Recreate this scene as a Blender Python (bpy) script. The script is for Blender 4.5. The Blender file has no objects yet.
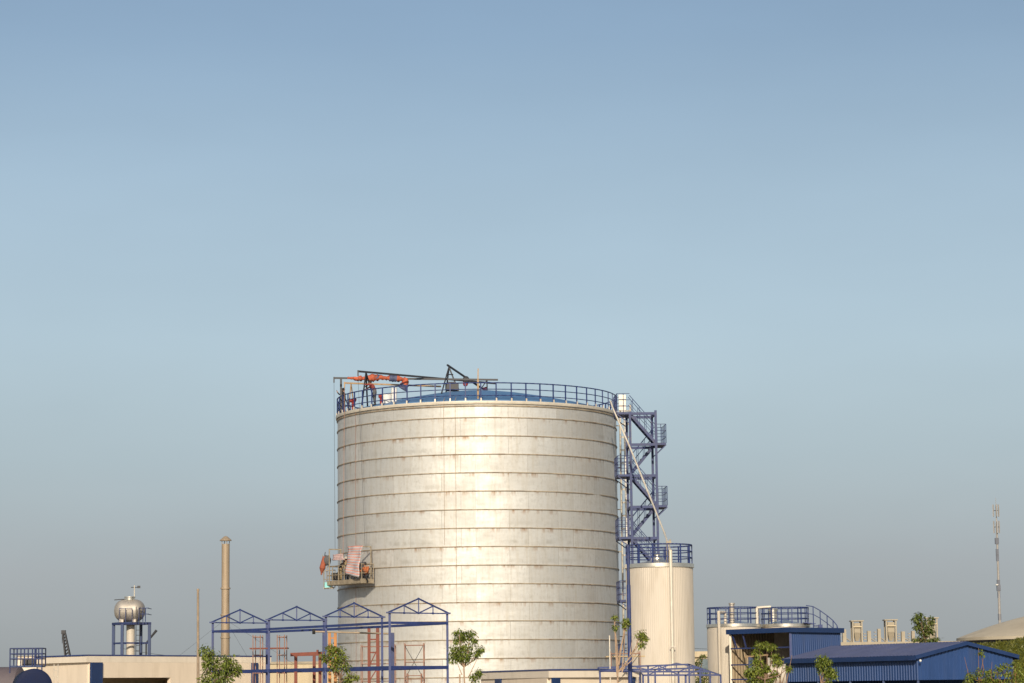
import bpy, bmesh, math, random
from mathutils import Vector, Matrix
random.seed(11)
S = bpy.context.scene
COL = S.collection
R_ = math.radians
F = 2560.0
CAMH = 2.5
CAMROT = (Matrix.Rotation(R_(90 + 7.74), 3, 'X') @ Matrix.Rotation(R_(-0.65), 3, 'Z'))

def P(px, py, Y):
    """world point that stands at depth Y on the sight line of a photo pixel"""
    d = CAMROT @ Vector(((px - 512) / F, (341.5 - py) / F, -1.0))
    t = Y / d.y
    return Vector((d.x * t, Y, CAMH + d.z * t))

def X(px, Y, py=640): return P(px, py, Y).x
def Z(px, py, Y): return P(px, py, Y).z

# ------------------------------------------------------------------ camera
cd = bpy.data.cameras.new('camera'); cam = bpy.data.objects.new('camera', cd); COL.objects.link(cam)
cd.sensor_width = 36; cd.lens = 36 * F / 1024; cd.clip_start = 0.5; cd.clip_end = 20000
cam.matrix_world = Matrix.Translation((0, 0, CAMH)) @ CAMROT.to_4x4()
S.camera = cam

# ------------------------------------------------------------------ materials
def new_mat(name):
    m = bpy.data.materials.new(name); m.use_nodes = True
    nt = m.node_tree; return m, nt, nt.nodes, nt.links, nt.nodes['Principled BSDF']

def mat(name, col, rough=.55, metal=0., var=.18, scale=1.6, bump=.0, dirt=None, dirt_amt=.35, streak=False, spec=None):
    m, nt, N, L, b = new_mat(name)
    tc = N.new('ShaderNodeTexCoord'); mp = N.new('ShaderNodeMapping')
    L.new(tc.outputs['Object'], mp.inputs['Vector'])
    if streak: mp.inputs['Scale'].default_value = (1, 1, .18)
    n1 = N.new('ShaderNodeTexNoise'); n1.inputs['Scale'].default_value = scale; n1.inputs['Detail'].default_value = 6
    n1.inputs['Roughness'].default_value = .65
    L.new(mp.outputs[0], n1.inputs['Vector'])
    cr = N.new('ShaderNodeValToRGB')
    e = cr.color_ramp.elements
    e[0].position = .3; e[1].position = .7
    e[0].color = tuple(c * (1 - var) for c in col) + (1,)
    e[1].color = tuple(min(1, c * (1 + var)) for c in col) + (1,)
    L.new(n1.outputs[0], cr.inputs[0])
    out = cr.outputs[0]
    if dirt:
        n2 = N.new('ShaderNodeTexNoise'); n2.inputs['Scale'].default_value = scale * 2.7; n2.inputs['Detail'].default_value = 8
        L.new(mp.outputs[0], n2.inputs['Vector'])
        r2 = N.new('ShaderNodeMapRange'); r2.inputs[1].default_value = .52; r2.inputs[2].default_value = .72
        r2.inputs[4].default_value = dirt_amt
        L.new(n2.outputs[0], r2.inputs[0])
        mx = N.new('ShaderNodeMixRGB'); L.new(r2.outputs[0], mx.inputs[0]); L.new(out, mx.inputs[1])
        mx.inputs[2].default_value = tuple(dirt) + (1,); out = mx.outputs[0]
    L.new(out, b.inputs['Base Color'])
    rr = N.new('ShaderNodeMapRange'); rr.inputs[3].default_value = max(.05, rough - .1); rr.inputs[4].default_value = min(1, rough + .1)
    L.new(n1.outputs[0], rr.inputs[0]); L.new(rr.outputs[0], b.inputs['Roughness'])
    b.inputs['Metallic'].default_value = metal
    if spec is not None: b.inputs['Specular IOR Level'].default_value = spec
    if bump:
        bp = N.new('ShaderNodeBump'); bp.inputs['Strength'].default_value = bump; bp.inputs['Distance'].default_value = .02
        L.new(n1.outputs[0], bp.inputs['Height']); L.new(bp.outputs[0], b.inputs['Normal'])
    return m

def leaf_mat(name, c1, c2):
    m, nt, N, L, b = new_mat(name)
    g = N.new('ShaderNodeNewGeometry')
    cr = N.new('ShaderNodeValToRGB'); cr.color_ramp.elements[0].color = c1 + (1,); cr.color_ramp.elements[1].color = c2 + (1,)
    L.new(g.outputs['Random Per Island'], cr.inputs[0]); L.new(cr.outputs[0], b.inputs['Base Color'])
    b.inputs['Roughness'].default_value = .5
    tr = N.new('ShaderNodeBsdfTranslucent'); L.new(cr.outputs[0], tr.inputs[0])
    mx = N.new('ShaderNodeMixShader'); mx.inputs[0].default_value = .22
    o = N['Material Output']
    L.new(b.outputs[0], mx.inputs[1]); L.new(tr.outputs[0], mx.inputs[2]); L.new(mx.outputs[0], o.inputs[0])
    return m

def shell_mat():
    """galvanised plates: a tint per plate, wipe marks, rust under the rings"""
    m, nt, N, L, b = new_mat('galvanised_shell')
    uv = N.new('ShaderNodeUVMap')
    br = N.new('ShaderNodeTexBrick'); L.new(uv.outputs[0], br.inputs[0])
    br.inputs['Scale'].default_value = 1; br.inputs['Brick Width'].default_value = 2.9; br.inputs['Row Height'].default_value = RSP
    br.inputs['Mortar Size'].default_value = .012; br.inputs['Mortar Smooth'].default_value = .3
    br.inputs['Color1'].default_value = (.69, .685, .655, 1); br.inputs['Color2'].default_value = (.57, .565, .54, 1)
    br.inputs['Mortar'].default_value = (.40, .375, .33, 1); br.offset = .37
    def noise(sc, scale, detail=6, rough=.6):
        mp = N.new('ShaderNodeMapping'); mp.inputs['Scale'].default_value = (sc[0], sc[1], 1); L.new(uv.outputs[0], mp.inputs[0])
        n = N.new('ShaderNodeTexNoise'); n.inputs['Scale'].default_value = scale; n.inputs['Detail'].default_value = detail
        n.inputs['Roughness'].default_value = rough; L.new(mp.outputs[0], n.inputs['Vector']); return n
    def mrange(src, a, bb, c, d):
        r = N.new('ShaderNodeMapRange'); r.inputs[1].default_value = a; r.inputs[2].default_value = bb
        r.inputs[3].default_value = c; r.inputs[4].default_value = d; L.new(src, r.inputs[0]); return r.outputs[0]
    def mix(f, a, bcol, mode='MIX'):
        x = N.new('ShaderNodeMixRGB'); x.blend_type = mode
        if isinstance(f, float): x.inputs[0].default_value = f
        else: L.new(f, x.inputs[0])
        L.new(a, x.inputs[1])
        if isinstance(bcol, tuple): x.inputs[2].default_value = bcol + (1,)
        else: L.new(bcol, x.inputs[2])
        return x.outputs[0]
    def math_(op, a, bb):
        x = N.new('ShaderNodeMath'); x.operation = op
        for i, v in enumerate((a, bb)):
            if isinstance(v, (int, float)): x.inputs[i].default_value = v
            else: L.new(v, x.inputs[i])
        return x.outputs[0]
    big = noise((.35, .8), 1.0); fine = noise((2.2, 1.0), 3.0, 9, .7); streak = noise((3.2, .22), 1.6, 7)
    c = br.outputs[0]
    c = mix(mrange(big.outputs[0], .38, .66, 0., .6), c, (.53, .52, .495))
    c = mix(mrange(streak.outputs[0], .47, .7, 0., .5), c, (.51, .47, .395))
    c = mix(mrange(fine.outputs[0], .52, .66, 0., .5), c, (.45, .43, .39))
    # height inside a course
    sep = N.new('ShaderNodeSeparateXYZ'); L.new(uv.outputs[0], sep.inputs[0])
    fr = math_('FRACT', math_('DIVIDE', sep.outputs[1], RSP), 0.)
    # smeared wipe band in the lower third of some courses
    band = math_('MULTIPLY', mrange(fr, .12, .2, 0., 1.), mrange(fr, .3, .42, 1., 0.))
    wm = noise((.9, .35), 1.5, 5); wl = noise((.10, .22), 1.0, 3)
    band = math_('MULTIPLY', band, mrange(wl.outputs[0], .46, .6, 0.15, 1.))
    band = math_('MULTIPLY', band, mrange(wm.outputs[0], .48, .60, 0., .6))
    c = mix(band, c, (.43, .41, .36))
    # rust runs below each ring
    under = mrange(fr, .70, 1., 0., 1.)
    rn = noise((2.1, .35), 1.3, 6, .65); rl = noise((.16, .55), .9, 4, .7)
    rust = math_('MULTIPLY', math_('MULTIPLY', under, mrange(rn.outputs[0], .50, .66, 0., 1.)), mrange(rl.outputs[0], .38, .52, 0., 1.))
    c = mix(rust, c, (.30, .15, .05))
    L.new(c, b.inputs['Base Color'])
    b.inputs['Metallic'].default_value = .60
    L.new(mrange(big.outputs[0], .3, .7, .56, .72), b.inputs['Roughness'])
    bp = N.new('ShaderNodeBump'); bp.inputs['Strength'].default_value = .6; bp.inputs['Distance'].default_value = .06
    dn = noise((.5, .9), 1.1, 3); h = math_('ADD', dn.outputs[0], math_('MULTIPLY', br.outputs['Fac'], -.15))
    L.new(h, bp.inputs['Height']); L.new(bp.outputs[0], b.inputs['Normal'])
    return m

def stripe_mat(name, c1, c2, c3, scale):
    m, nt, N, L, b = new_mat(name)
    tc = N.new('ShaderNodeTexCoord'); sp = N.new('ShaderNodeSeparateXYZ'); L.new(tc.outputs['UV'], sp.inputs[0])
    ma = N.new('ShaderNodeMath'); ma.operation = 'MULTIPLY'; ma.inputs[1].default_value = scale; L.new(sp.outputs[1], ma.inputs[0])
    fr = N.new('ShaderNodeMath'); fr.operation = 'FRACT'; L.new(ma.outputs[0], fr.inputs[0])
    cr = N.new('ShaderNodeValToRGB'); cr.color_ramp.interpolation = 'CONSTANT'
    e = cr.color_ramp.elements; e[0].color = c1 + (1,); e[1].position = .38; e[1].color = c2 + (1,)
    x = e.new(.66); x.color = c3 + (1,); x = e.new(.82); x.color = c2 + (1,)
    L.new(fr.outputs[0], cr.inputs[0]); L.new(cr.outputs[0], b.inputs['Base Color']); b.inputs['Roughness'].default_value = .7
    return m

M = {}
M['blue'] = mat('blue_steel_paint', (.021, .039, .148), .5, var=.25, scale=2.5, dirt=(.10, .09, .10), dirt_amt=.25)
M['blue_tower'] = mat('tower_blue_paint', (.021, .036, .122), .55, var=.25, scale=2.5, dirt=(.13, .11, .10), dirt_amt=.3)
M['blue_sheet'] = mat('blue_cladding', (.021, .058, .178), .5, var=.14, scale=.8, dirt=(.06, .08, .15), dirt_amt=.3, streak=True)
M['blue_roof'] = mat('faded_blue_roof', (.062, .075, .150), .6, var=.15, scale=.6, dirt=(.10, .10, .13), dirt_amt=.35)
M['blue_trim'] = mat('blue_trim_paint', (.010, .032, .110), .5, var=.15, scale=1.5)
M['blue_cone'] = mat('blue_tank_roof', (.085, .19, .36), .5, var=.2, scale=.9, dirt=(.10, .15, .22), dirt_amt=.4)
M['navy'] = mat('navy_tank_paint', (.004, .011, .048), .7, var=.15, scale=1.2, spec=.25)
M['cream'] = mat('cream_render', (.75, .635, .50), .8, var=.07, scale=.7, bump=.15, dirt=(.45, .36, .25), dirt_amt=.3, streak=True)
M['cream_light'] = mat('pale_cream_fascia', (.74, .65, .53), .75, var=.06, scale=.8, dirt=(.5, .42, .32), dirt_amt=.35, streak=True)
M['tan_wall'] = mat('tan_boundary_render', (.52, .43, .29), .85, var=.12, scale=.8, bump=.2, dirt=(.33, .27, .17), dirt_amt=.4, streak=True)
M['clad'] = mat('cream_ribbed_cladding', (.575, .51, .425), .5, var=.07, scale=.9, dirt=(.42, .35, .26), dirt_amt=.45, streak=True)
M['tan_clad'] = mat('tan_inner_cladding', (.40, .31, .20), .6, var=.08, scale=.9, dirt=(.3, .22, .13), dirt_amt=.3, streak=True)
M['silver'] = mat('silver_metal', (.72, .68, .60), .32, .85, var=.12, scale=2., dirt=(.45, .40, .32), dirt_amt=.3)
M['pale_metal'] = mat('pale_painted_metal', (.66, .60, .50), .45, .25, var=.1, scale=2., dirt=(.42, .34, .24), dirt_amt=.3)
M['steel_dull'] = mat('dull_stainless', (.46, .42, .37), .6, .6, var=.14, scale=1.6, dirt=(.33, .28, .22), dirt_amt=.4)
M['stack'] = mat('tan_stack_metal', (.36, .28, .195), .6, .2, var=.14, scale=1.4, dirt=(.26, .18, .11), dirt_amt=.5, streak=True)
M['ring'] = mat('rusty_ring_steel', (.33, .275, .20), .7, .2, var=.4, scale=1.1, dirt=(.19, .10, .045), dirt_amt=.9)
M['dark'] = mat('dark_grey_steel', (.045, .045, .05), .55, .3, var=.25, scale=3)
M['black'] = mat('black_rubber', (.015, .015, .016), .8, var=.2)
M['red_rust'] = mat('red_oxide_steel', (.19, .050, .030), .7, var=.25, scale=2.5, dirt=(.09, .03, .02), dirt_amt=.5)
M['pink_scaf'] = mat('faded_red_scaffold', (.32, .175, .125), .7, var=.2, scale=3, dirt=(.25, .12, .08), dirt_amt=.4)
M['orange_steel'] = mat('orange_painted_steel', (.45, .19, .05), .6, var=.2, scale=2.5)
M['orange'] = mat('orange_plastic_sheet', (.38, .085, .038), .75, var=.5, scale=3, bump=.3)
M['red_cloth'] = mat('red_cloth', (.27, .035, .03), .85, var=.3, scale=5)
M['wood'] = mat('weathered_wood', (.40, .27, .15), .8, var=.25, scale=3, dirt=(.22, .14, .08), dirt_amt=.4)
M['pole_wood'] = mat('greyed_pole_wood', (.29, .22, .155), .85, var=.25, scale=3)
M['cradle'] = mat('grimy_cradle_metal', (.30, .25, .18), .7, .2, var=.3, scale=3, dirt=(.14, .10, .06), dirt_amt=.5)
M['faded_orange'] = mat('faded_orange_cloth', (.31, .085, .045), .85, var=.3, scale=4)
M['plank'] = mat('scaffold_plank', (.48, .36, .20), .8, var=.25, scale=3)
M['bark'] = mat('grey_brown_bark', (.23, .15, .10), .9, var=.3, scale=6, bump=.4)
M['bark_pale'] = mat('pale_bark', (.40, .28, .19), .9, var=.25, scale=6, bump=.4)
M['dry'] = mat('dry_stalk', (.26, .13, .06), .9, var=.3, scale=5)
M['leaf'] = leaf_mat('leaf_green', (.065, .105, .012), (.235, .275, .042))
M['leaf_y'] = leaf_mat('leaf_yellow_green', (.08, .122, .013), (.265, .295, .045))
M['leaf_d'] = leaf_mat('leaf_deep_green', (.05, .085, .014), (.17, .20, .04))
M['bucket'] = mat('white_plastic', (.74, .72, .68), .5, var=.06)
M['cyan'] = mat('pale_cyan_plastic', (.22, .56, .58), .55, var=.12)
M['concrete'] = mat('pale_concrete', (.37, .32, .24), .85, var=.12, scale=1.5, bump=.2, dirt=(.35, .30, .22), dirt_amt=.4)
M['membrane'] = mat('weathered_dome_cover', (.46, .40, .30), .8, var=.1, scale=.15, dirt=(.34, .29, .215), dirt_amt=.5)
M['ground'] = mat('dusty_ground', (.26, .22, .16), .95, var=.3, scale=.08, bump=.5, dirt=(.08, .11, .03), dirt_amt=.7)
M['grass'] = mat('grass_bank', (.090, .102, .014), .95, var=.55, scale=1.2, bump=.8, dirt=(.035, .055, .008), dirt_amt=.7)
M['blade'] = leaf_mat('grass_blade', (.060, .072, .007), (.17, .165, .022))
M['skin'] = mat('skin', (.36, .20, .13), .6, var=.08)
M['cloth_dark'] = mat('dark_work_clothes', (.022, .022, .028), .9, var=.3, scale=6)
M['cloth_grey'] = mat('grey_trousers', (.10, .10, .105), .9, var=.25, scale=6)
M['cloth_red'] = mat('red_shirt', (.22, .045, .04), .9, var=.25, scale=6)
M['cloth_orange'] = mat('orange_shirt', (.36, .11, .04), .9, var=.25, scale=6)
M['cloth_khaki'] = mat('khaki_shirt', (.24, .18, .10), .9, var=.25, scale=6)
M['hair'] = mat('black_hair', (.012, .010, .009), .7, var=.2)
M['glass'] = mat('grey_window_glass', (.16, .20, .22), .15, var=.2)
M['stripe'] = stripe_mat('striped_tarpaulin', (.55, .22, .17), (.60, .55, .53), (.20, .21, .29), 11.)
M['mast_grey'] = mat('mast_equipment_grey', (.11, .12, .15), .6, var=.15)
M['antenna'] = mat('antenna_panel', (.30, .28, .26), .6, var=.1)

# ------------------------------------------------------------------ helpers
def tag(o, label=None, cat=None, group=None, kind=None):
    if label: o['label'] = label
    if cat: o['category'] = cat
    if group: o['group'] = group
    if kind: o['kind'] = kind
    return o

def thing(name, label, cat, loc, group=None):
    o = bpy.data.objects.new(name, None); o.empty_display_size = .3
    COL.objects.link(o); o.location = loc
    return tag(o, label, cat, group)

def wloc(o):
    v = Vector((0, 0, 0))
    while o: v += o.location; o = o.parent
    return v

class MB:
    def __init__(s): s.bm = bmesh.new(); s.uv = None
    def face(s, pts):
        vs = [s.bm.verts.new(p) for p in pts]
        try: return s.bm.faces.new(vs)
        except ValueError: return None
    def box(s, c, size, rz=0.):
        m = Matrix.Translation(c) @ Matrix.Rotation(rz, 4, 'Z') @ Matrix.Diagonal((size[0], size[1], size[2], 1))
        bmesh.ops.create_cube(s.bm, size=1, matrix=m); return s
    def bar(s, a, b, w, h=None, up=(0, 0, 1)):
        a, b = Vector(a), Vector(b); h = h or w
        d = b - a; l = d.length
        if l < 1e-6: return s
        z = d / l; u = Vector(up)
        if abs(z.dot(u)) > .98: u = Vector((0, 1, 0))
        x = u.cross(z).normalized(); y = z.cross(x)
        m = Matrix((x, y, z)).transposed().to_4x4(); m.translation = (a + b) / 2
        bmesh.ops.create_cube(s.bm, size=1, matrix=m @ Matrix.Diagonal((w, h, l, 1))); return s
    def tube(s, a, b, r, r2=None, n=8):
        a, b = Vector(a), Vector(b); r2 = r if r2 is None else r2
        d = b - a; l = d.length
        if l < 1e-6: return s
        q = d.to_track_quat('Z', 'Y').to_matrix().to_4x4(); q.translation = (a + b) / 2
        bmesh.ops.create_cone(s.bm, cap_ends=True, segments=n, radius1=r, radius2=max(r2, 1e-4), depth=l, matrix=q); return s
    def path(s, pts, r, n=6, r2=None):
        for i in range(len(pts) - 1):
            k0 = r if r2 is None else r + (r2 - r) * i / (len(pts) - 1)
            k1 = r if r2 is None else r + (r2 - r) * (i + 1) / (len(pts) - 1)
            s.tube(pts[i], pts[i + 1], k0, k1, n)
        return s
    def sph(s, c, r, sc=(1, 1, 1), n=12):
        m = Matrix.Translation(c) @ Matrix.Diagonal((sc[0], sc[1], sc[2], 1))
        bmesh.ops.create_uvsphere(s.bm, u_segments=n, v_segments=max(6, n * 2 // 3), radius=r, matrix=m); return s
    def lathe(s, prof, c, n=48, a0=0., a1=2 * math.pi, uvr=None, rib=0., axis=None):
        full = abs(a1 - a0 - 2 * math.pi) < 1e-6
        rows = []
        cnt = n if full else n + 1
        for i in range(cnt):
            a = a0 + (a1 - a0) * i / n
            k = rib if (i // 2) % 2 else 0.
            rows.append([s.bm.verts.new(Vector(c) + Vector((math.sin(a) * (r + k), -math.cos(a) * (r + k), z))) for r, z in prof])
        if uvr: s.uv = s.bm.loops.layers.uv.verify()
        for i in range(n):
            A, B = rows[i], rows[(i + 1) % cnt]
            for j in range(len(prof) - 1):
                f = s.bm.faces.new((A[j], B[j], B[j + 1], A[j + 1]))
                if uvr:
                    u0 = (a0 + (a1 - a0) * i / n) * uvr; u1 = (a0 + (a1 - a0) * (i + 1) / n) * uvr
                    for lp, uvv in zip(f.loops, ((u0, prof[j][1]), (u1, prof[j][1]), (u1, prof[j + 1][1]), (u0, prof[j + 1][1]))):
                        lp[s.uv].uv = uvv
        return s
    def ribbed(s, a, b, c, d, pitch=.25, depth=.035, flip=False):
        """sheet with ribs running a->d; a->b is across the ribs"""
        a, b, c, d = map(Vector, (a, b, c, d))
        nrm = (b - a).cross(d - a).normalized() * (-1 if flip else 1)
        L_ = (b - a).length; n = max(1, int(L_ / pitch)); prev = None
        seq = []
        for i in range(n):
            for t, k in ((0, 0), (.55, 0), (.65, 1), (.9, 1)): seq.append(((i + t) / n, k))
        seq.append((1., 0))
        for t, k in seq:
            p = a.lerp(b, t) + nrm * depth * k; q = d.lerp(c, t) + nrm * depth * k
            v = (s.bm.verts.new(p), s.bm.verts.new(q))
            if prev: s.bm.faces.new((prev[0], v[0], v[1], prev[1]))
            prev = v
        return s
    def prism(s, pts, z0, z1):
        n = len(pts)
        lo = [s.bm.verts.new((p[0], p[1], z0)) for p in pts]; hi = [s.bm.verts.new((p[0], p[1], z1)) for p in pts]
        s.bm.faces.new(lo[::-1]); s.bm.faces.new(hi)
        for i in range(n): s.bm.faces.new((lo[i], lo[(i + 1) % n], hi[(i + 1) % n], hi[i]))
        return s
    def slab(s, pts, t):
        """flat polygon given thickness t downwards"""
        hi = [s.bm.verts.new(p) for p in pts]; lo = [s.bm.verts.new(Vector(p) - Vector((0, 0, t))) for p in pts]; n = len(pts)
        s.bm.faces.new(hi); s.bm.faces.new(lo[::-1])
        for i in range(n): s.bm.faces.new((lo[i], lo[(i + 1) % n], hi[(i + 1) % n], hi[i]))
        return s
    def build(s, name, m, parent=None, smooth=False, at=None, normals=True):
        o_loc = wloc(parent) if parent else Vector(at or (0, 0, 0))
        off = Vector(at) - wloc(parent) if (parent and at) else Vector((0, 0, 0))
        base = o_loc + off if parent else o_loc
        bmesh.ops.translate(s.bm, verts=s.bm.verts, vec=-base)
        if normals: bmesh.ops.recalc_face_normals(s.bm, faces=s.bm.faces)
        me = bpy.data.meshes.new(name); s.bm.to_mesh(me); s.bm.free()
        if smooth:
            for p in me.polygons: p.use_smooth = True
            if smooth != 'all':
                try: me.set_sharp_from_angle(angle=R_(40))
                except Exception: pass
        o = bpy.data.objects.new(name, me); COL.objects.link(o)
        me.materials.append(M[m] if isinstance(m, str) else m)
        if parent: o.parent = parent; o.location = off
        else: o.location = base
        return o

def circ(c, r, a, z): return Vector((c[0] + math.sin(a) * r, c[1] - math.cos(a) * r, z))
def ringpath(c, r, z, n=72, a0=0., a1=2 * math.pi): return [circ(c, r, a0 + (a1 - a0) * i / n, z) for i in range(n + 1)]

# ------------------------------------------------------------------ ground
g = MB(); g.prism([(-4000, -1500), (4000, -1500), (4000, 9000), (-4000, 9000)], -.5, 0.)
tag(g.build('ground', 'ground'), kind='structure')

# ------------------------------------------------------------------ main tank
TC = (X(479, 146), 146.0)
TR = 146 * math.sin(math.atan(140 / F))
ZR = [Z(480, 417.4 + 18.54 * i, 146 - TR) for i in range(14)]
RSP = (ZR[0] - ZR[13]) / 13
ZTOP = Z(480, 402.0, 146 - TR)
ZBASE0 = ZR[0] - RSP * 30
M['shell'] = shell_mat()
tank = thing('storage_tank', 'huge galvanised storage tank with blue railed roof and rust streaked rings', 'tank', (TC[0], TC[1], 0))
mb = MB()
rows = 40
prof = [(TR, ZTOP * i / rows) for i in range(rows + 1)]
# v = 0 at a ring height so plates and rust follow the rings
sh = mb.lathe(prof, (TC[0], TC[1], 0), 160, uvr=TR)
for f in mb.bm.faces:
    for lp in f.loops: lp[mb.uv].uv[1] -= (ZR[0] - RSP * 20)
mb.build('shell', 'shell', tank, smooth='all')
for i in range(0, 17):
    z = ZR[0] - RSP * i
    if z < .1: break
    w, h = .042, .046
    pr = [(TR - .01, z - h / 2), (TR + w, z - h / 2), (TR + w, z + h / 2), (TR - .01, z + h / 2)]
    if i == 4:
        ga = math.asin((596 - 479) / 140.0)
        MB().lathe(pr, (TC[0], TC[1], 0), 150, ga + .05, ga - .05 + 2 * math.pi).build('stiffener_ring', 'ring', tank, smooth=True)
    else:
        MB().lathe(pr, (TC[0], TC[1], 0), 160).build('stiffener_ring', 'ring', tank, smooth=True)
zt = ZTOP
MB().lathe([(TR - .02, zt - .10), (TR + .09, zt - .10), (TR + .11, zt - .02), (TR + .11, zt + .06), (TR - .3, zt + .06)], (TC[0], TC[1], 0), 160).build('rim_flange', 'pale_metal', tank, smooth=True)
MB().lathe([(TR - .01, zt - .24), (TR + .05, zt - .24), (TR + .05, zt - .17), (TR - .01, zt - .17)], (TC[0], TC[1], 0), 160).build('rim_seam', 'ring', tank, smooth=True)
ZAP = Z(480, 391.0, 146)
cb = MB()
n = 64
for i in range(n):
    a0, a1 = 2 * math.pi * i / n, 2 * math.pi * (i + 1) / n
    for (r0, r1) in ((TR - .28, 6.2), (6.2, 4.6), (4.6, 3.), (3., 1.5), (1.5, .02)):
        zz = lambda r: zt + .16 + (ZAP - zt - .16) * (1 - (r / (TR - .28)) ** 1.5)
        cb.face([circ(TC, r0, a0, zz(r0)), circ(TC, r0, a1, zz(r0)), circ(TC, r1, a1, zz(r1)), circ(TC, r1, a0, zz(r1))])
    a = a0; pass
cb.lathe([(TR - .28, zt + .03), (TR - .26, zt + .16)], (TC[0], TC[1], 0), 96)
cb.build('roof', 'blue_cone', tank, smooth='all')
NP = 60
RPR = TR + .02
for k, (hz, rr) in enumerate(((1.05, .032), (.70, .024), (.36, .024))):
    MB().path(ringpath(TC, RPR, zt + hz, 120), rr, 6).build('handrail', 'blue', tank, smooth='all')
p0 = br0 = None
off_a = math.asin((455.7 - 479) / 140)
for i in range(NP):
    a = off_a + 2 * math.pi * i / NP
    at = circ(TC, RPR, a, zt + .06)
    if p0 is None:
        base = circ(TC, RPR, a, zt + .06)
        mb = MB(); mb.bar(base, base + Vector((0, 0, 1.0)), .06, .05)
        p0 = mb.build('railing_post', 'blue', tank, at=base)
        mb = MB(); mb.bar(base + Vector((0, -.05, -.10)), base + Vector((0, -.05, .16)), .075, .04)
        br0 = mb.build('bracket', 'pale_metal', p0)
        continue
    c = p0.copy(); COL.objects.link(c); c.parent = tank; c.location = at - Vector((TC[0], TC[1], 0)); c.rotation_euler.z = a - off_a
    d = br0.copy(); COL.objects.link(d); d.parent = c

# safety ropes down the front of the tank
for (px, y1, c) in ((460.5, 604, 'wood'), (449.5, 545, 'wood')):
    a = math.asin((px - 479) / 140)
    q = circ(TC, TR + .07, a, 0); z1 = Z(px, y1, q.y)
    mb = MB(); mb.tube((q.x, q.y, z1), (q.x, q.y, zt + .1), .008, n=5)
    mb.tube((q.x, q.y, zt + .1), circ(TC, TR - .25, a, zt + .3), .012, n=5)
    tag(mb.build('rope', c, at=(q.x, q.y, z1)), 'long thin safety rope down the middle of the galvanised tank' if y1 > 600 else 'shorter thin rope left of the long safety rope on the tank', 'rope', 'ropes down the tank front')

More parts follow.
